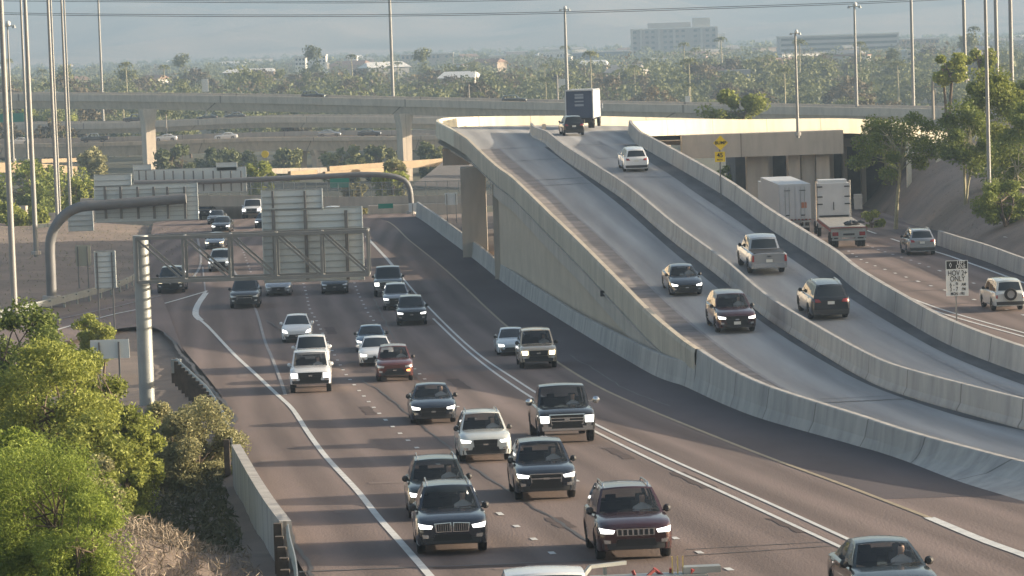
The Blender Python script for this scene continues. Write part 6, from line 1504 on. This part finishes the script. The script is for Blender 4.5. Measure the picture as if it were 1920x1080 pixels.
for k in range(285):
    t = rnd.random(); Y = 715 + 700 * t ** 1.2; x = rnd.uniform(-.168, .168) * Y
    i = rnd.choices(range(7), wts)[0]; src = protos[i]; o = src if i not in used_p else copy_tree(src); used_p.add(i)
    s = rnd.uniform(.85, 1.6) * (1.0 if Y > 900 else .85); o.location = (x, Y, gz(x, Y) - .2); o.scale = (s, s, s * rnd.uniform(.85, 1.2)); o.rotation_euler = (0, 0, rnd.uniform(0, 6.28))
# the far-off belt that reads as one mass
def mass(name, y0, y1, ntree, per, leaf, mt, lab, seed):
    r_ = np.random.default_rng(seed); Y = y0 + (y1 - y0) * r_.uniform(0, 1, ntree) ** 1.1; X = r_.uniform(-.175, .175, ntree) * Y
    Z = np.array([gz(0.0 if y > 420 else float(x), float(y)) for x, y in zip(X, Y)])
    rx = 1.6 + r_.exponential(1.8, ntree).clip(0, 4.5); rz = rx * r_.uniform(.55, 1.1, ntree); i = np.repeat(np.arange(ntree), per)
    g = r_.normal(size=(ntree * per, 3)); g /= np.linalg.norm(g, axis=1)[:, None]; g *= (r_.uniform(.3, 1, ntree * per) ** .6)[:, None]
    C = np.stack([X[i] + g[:, 0] * rx[i], Y[i] + g[:, 1] * rx[i], Z[i] + rz[i] * 1.15 + g[:, 2] * rz[i]], 1)
    me = leaf_mesh(name, C, leaf, r_, mt, .7); o = bpy.data.objects.new(name, me); COL.objects.link(o); tag(o, lab, 'trees', kind='stuff')
mass('far_trees', 860, 2300, 2600, 110, .62, LM_FAR, 'hazy green tree cover of the far city behind the nearer belt', 5)
mass('far_trees', 1000, 2600, 500, 110, .62, LM_FAR2, 'brownish trees mixed into the hazy tree cover of the far city', 6)
mass('far_trees', 2300, 5200, 4500, 60, 1.5, LM_FAR, 'farthest tree cover fading into the haze below the hills', 7)
# ---- buildings
M_W = {k: mat(k, c, .8, var=.12, scale=.1) for k, c in (('pale stucco', (.55, .52, .46)), ('tan stucco', (.38, .31, .24)), ('white stucco', (.72, .70, .66)), ('rose stucco', (.36, .27, .23)), ('grey stucco', (.34, .34, .34)))}
M_ROOF = [mat('tile roof', (.28, .17, .12), .9, var=.2, scale=.5), mat('grey roof', (.30, .29, .28), .9, var=.2, scale=.5), mat('white flat roof', (.7, .69, .66), .8)]
M_WIN = mat('far window glass', (0.035, 0.045, 0.055), .15)
def house(x, Y, w_, d, h, wall, roof, lab, group='small buildings among the far trees', name='house', rz=0.0, gable=True):
    z = gz(x, Y); r = local_root(name, (x, Y, z), rz, lab, 'building', group)
    m_ = MB(); m_.box((0, 0, h / 2), (w_, d, h)); child('wall', m_, wall, r)
    m_ = MB()
    if gable: m_.add([(-w_*.54, -d*.56, h), (w_*.54, -d*.56, h), (w_*.54, d*.56, h), (-w_*.54, d*.56, h), (-w_*.44, 0, h + d*.2), (w_*.44, 0, h + d*.2)], [(0, 1, 5, 4), (2, 3, 4, 5), (1, 2, 5), (3, 0, 4), (0, 3, 2, 1)])
    else: m_.box((0, 0, h + .25), (w_ + .5, d + .5, .5))
    child('roof', m_, roof, r)
    n = max(1, int(w_ / 4))
    for k in range(n): m_ = MB(); m_.box(((-w_/2) + w_ * (k + .5) / n, -d/2 - .03, h * .55), (min(1.4, w_/n*.5), .1, h * .3)); child('window', m_, M_WIN, r)
wl_ = list(M_W.values())
for k in range(64):
    Y = rnd.uniform(1050, 4200); x = rnd.uniform(-.165, .165) * Y; w_ = rnd.uniform(9, 26); big = rnd.random() < .25
    house(x, Y, w_ * (1.6 if big else 1), rnd.uniform(8, 14), rnd.uniform(5.5, 8.5) + Y * .0006, rnd.choice(wl_), rnd.choice(M_ROOF), 'pale low building half buried in the far hazy tree cover', rz=rnd.uniform(-.6, .6), gable=not big)
def hb_(u0, u1, vt, vb, Y, wall, lab, floors, bays, roof='flat', name='office_building', d=18, win_h=.45, strip=False, rz=0.0):
    a = P(u0, vb, Y); b = P(u1, vb, Y); t = P(u0, vt, Y); w_ = b.x - a.x; z0 = min(a.z, gz(a.x, Y)); h = t.z - a.z; x = (a.x + b.x) / 2; hh = t.z - z0
    r = local_root(name, (x, Y, z0), rz, lab, 'building'); m_ = MB(); m_.box((0, d / 2, hh / 2), (w_, d, hh)); child('wall', m_, wall, r)
    m_ = MB(); m_.box((0, d / 2, hh + .3), (w_ + .8, d + .8, .8)); child('roof', m_, M_ROOF[2], r)
    fh = h / floors
    for f in range(floors):
        zc = hh - fh * (f + .5)
        if strip: m_ = MB(); m_.box((0, -.06, zc), (w_ * .97, .12, fh * win_h)); child('window', m_, M_WIN, r)
        else:
            for k in range(bays):
                if (k % 5) == 4: continue
                m_ = MB(); m_.box((-w_/2 + w_ * (k + .5) / bays, -.06, zc), (w_/bays*.55, .12, fh * win_h)); child('window', m_, M_WIN, r)
    return r, w_, hh, x, z0
Mh = mat('hotel concrete', (.30, .27, .25), .85); Mh2 = mat('hotel fins', (.42, .39, .36), .85)
r, w_, hh, x, z0 = hb_(1186, 1345, 56, 116, 2450, Mh, 'large multi storey hotel block with recessed balconies in the haze right of centre', 6, 14, name='hotel')
for k in (0, 3, 9, 14, 23, 28): m_ = MB(); m_.box((-w_/2 + w_ * k / 28, -.6, hh / 2), (1.8, 1.6, hh + 1)); child('facade_fin', m_, Mh2, r)
m_ = MB(); m_.box((-w_*.05, 9, hh + 2.5), (w_*.5, 12, 4)); child('penthouse', m_, Mh2, r); m_ = MB(); m_.box((w_*.33, 8, hh + 4), (w_*.2, 10, 7)); child('penthouse', m_, M_W['pale stucco'], r)
m_ = MB(); m_.box((w_/2 + 3.5, 5, hh * .40), (6, 10, hh * .8)); child('side_wing', m_, M_W['white stucco'], r)
hb_(1462, 1686, 70, 110, 1980, mat('office precast', (.40, .40, .40), .8), 'wide pale office building with dark window bands under the hills at the right', 4, 1, strip=True)
hb_(1690, 1762, 74, 108, 2050, M_W['rose stucco'], 'brown block right of the wide banded office building', 3, 8)
hb_(1075, 1112, 100, 116, 2200, mat('blue grey metal cladding', (.13, .17, .21), .7), 'low blue grey shed left of the hotel', 1, 5, name='warehouse')
hb_(1118, 1184, 98, 118, 2150, mat('blue grey cladding', (.15, .19, .23), .7), 'longer low blue grey shed against the hotel', 1, 9, name='warehouse')
hb_(1012, 1062, 100, 112, 2300, M_W['white stucco'], 'long low white building left of the lamp topped light pole', 1, 8, name='warehouse')
hb_(752, 850, 103, 114, 2400, M_W['tan stucco'], 'long tan single storey row left of centre in the haze', 1, 12, name='warehouse')
hb_(553, 573, 108, 124, 1900, M_W['white stucco'], 'small bright white block at the left of the far city', 2, 3)
hb_(590, 611, 105, 118, 1950, M_W['white stucco'], 'second small bright white block at the left of the far city', 2, 3)
hb_(656, 669, 107, 118, 1950, M_W['white stucco'], 'narrow bright white block left of the centre light pole', 2, 2)
hb_(1222, 1250, 112, 122, 1700, M_W['white stucco'], 'white building poking out of the trees below the hotel', 1, 3)
hb_(1700, 1760, 96, 106, 1500, M_W['pale stucco'], 'pale low roofs among the trees at the right', 1, 6, name='warehouse')
hb_(918, 948, 106, 118, 2000, M_W['pale stucco'], 'pale cream building right of the centre light pole', 1, 3)
# domed church with steeple
q = P(1384, 186, 1050); r = local_root('church', (q.x, 1050, gz(q.x, 1050)), 0, 'white domed church with a thin steeple among the trees right of centre', 'building')
m_ = MB(); m_.box((0, 0, 4), (8, 8, 8)); child('wall', m_, M_W['grey stucco'], r); zb_ = P(1384, 163, 1050).z - gz(q.x, 1050)
m_ = MB(); m_.tube([(0, 0, 6), (0, 0, zb_ - 1), (0, 0, zb_ + .4), (0, 0, zb_ + 1.2)], [3.4, 3.1, 2.2, .4], 14); child('dome', m_, M_W['white stucco'], r, 50)
m_ = MB(); m_.tube([(-1, 0, zb_), (-1, 0, zb_ + 2.5), (-1, 0, zb_ + 5.2)], [.8, .5, .05], 8); child('steeple', m_, M_W['white stucco'], r, 50)
for (u, v0, v1, Y, w_, lab) in ((1054, 148, 165, 880, 1.1, 'tall narrow white billboard beside the lamp topped light pole'), (1289, 180, 197, 700, .5, 'narrow white upright board on the top overpass left of the olive tree'), (384, 148, 172, 900, .9, 'narrow white sign on a pole among the trees above the top overpass')):
    a = P(u, v0, Y); b = P(u, v1, Y); z = gz(a.x, Y); r = local_root('billboard', (a.x, Y, z), 0, lab, 'billboard'); m_ = MB(); m_.box((0, 0, (a.z + b.z) / 2 - z), (w_ * 2, .3, a.z - b.z)); child('panel', m_, M_W['white stucco'], r); m_ = MB(); m_.bar((0, .1, 0), (0, .1, a.z - z), .25); child('post', m_, M_UP, r)
# ---- hills
def fbm(x, y, o=5):
    v = 0; a = 1; 
    for k in range(o):
        f = 2 ** k / 900.0; v += a * (math.sin(x * f * 1.7 + 3.1 * math.sin(y * f * 1.3 + k) + k * 2.1) * math.cos(y * f * 1.9 + 2.3 * math.sin(x * f + k * 1.7))); a *= .5
    return v
xs_ = np.linspace(-2600, 2600, 150); ys_ = np.linspace(4600, 8600, 70); vs = []
for y in ys_:
    for x in xs_:
        t = min(1, max(0, (y - 4700) / 2600)); prof = t * t * (3 - 2 * t)
        h = prof * (95 + 34 * fbm(x, y * .6)) + 62 * min(1, t * 1.6) * (1 - abs(fbm(x * .9 + 400, y * .55, 4)) * 1.1) - 26 * min(1, t * 2)
        vs.append((float(x), float(y), min(188.0, gz(0, y) - 1 + max(0, h))))
nx = len(xs_); mb = MB(); mb.add(vs, [(j*nx+i, j*nx+i+1, (j+1)*nx+i+1, (j+1)*nx+i) for j in range(len(ys_)-1) for i in range(nx-1)])
struct('hills', mb, mat('desert hillside', (0.46, 0.34, 0.26), .95, col2=(0.10, 0.095, 0.075), scale=.0035, spots=(.02, .6, .5)), True)  # tan and dark noise puts sunlit and shaded slopes into the colour
# ---- air
mb = MB(); mb.box((0, 4290, 93.0), (8300, 10200, 2 * (93.0 + 5.6))); hz = mb.build('haze', bpy.data.materials.new('haze'), None); tag(hz, 'pale morning haze filling the valley up to the hills', 'haze', kind='stuff')
mh = hz.data.materials[0]; mh.use_nodes = True; t_ = mh.node_tree; t_.nodes.clear(); o_ = t_.nodes.new('ShaderNodeOutputMaterial'); pv = t_.nodes.new('ShaderNodeVolumePrincipled')
pv.inputs['Color'].default_value = (0.31, 0.43, 0.58, 1); pv.inputs['Density'].default_value = HAZE; pv.inputs['Anisotropy'].default_value = 0.1
t_.links.new(pv.outputs[0], o_.inputs['Volume'])
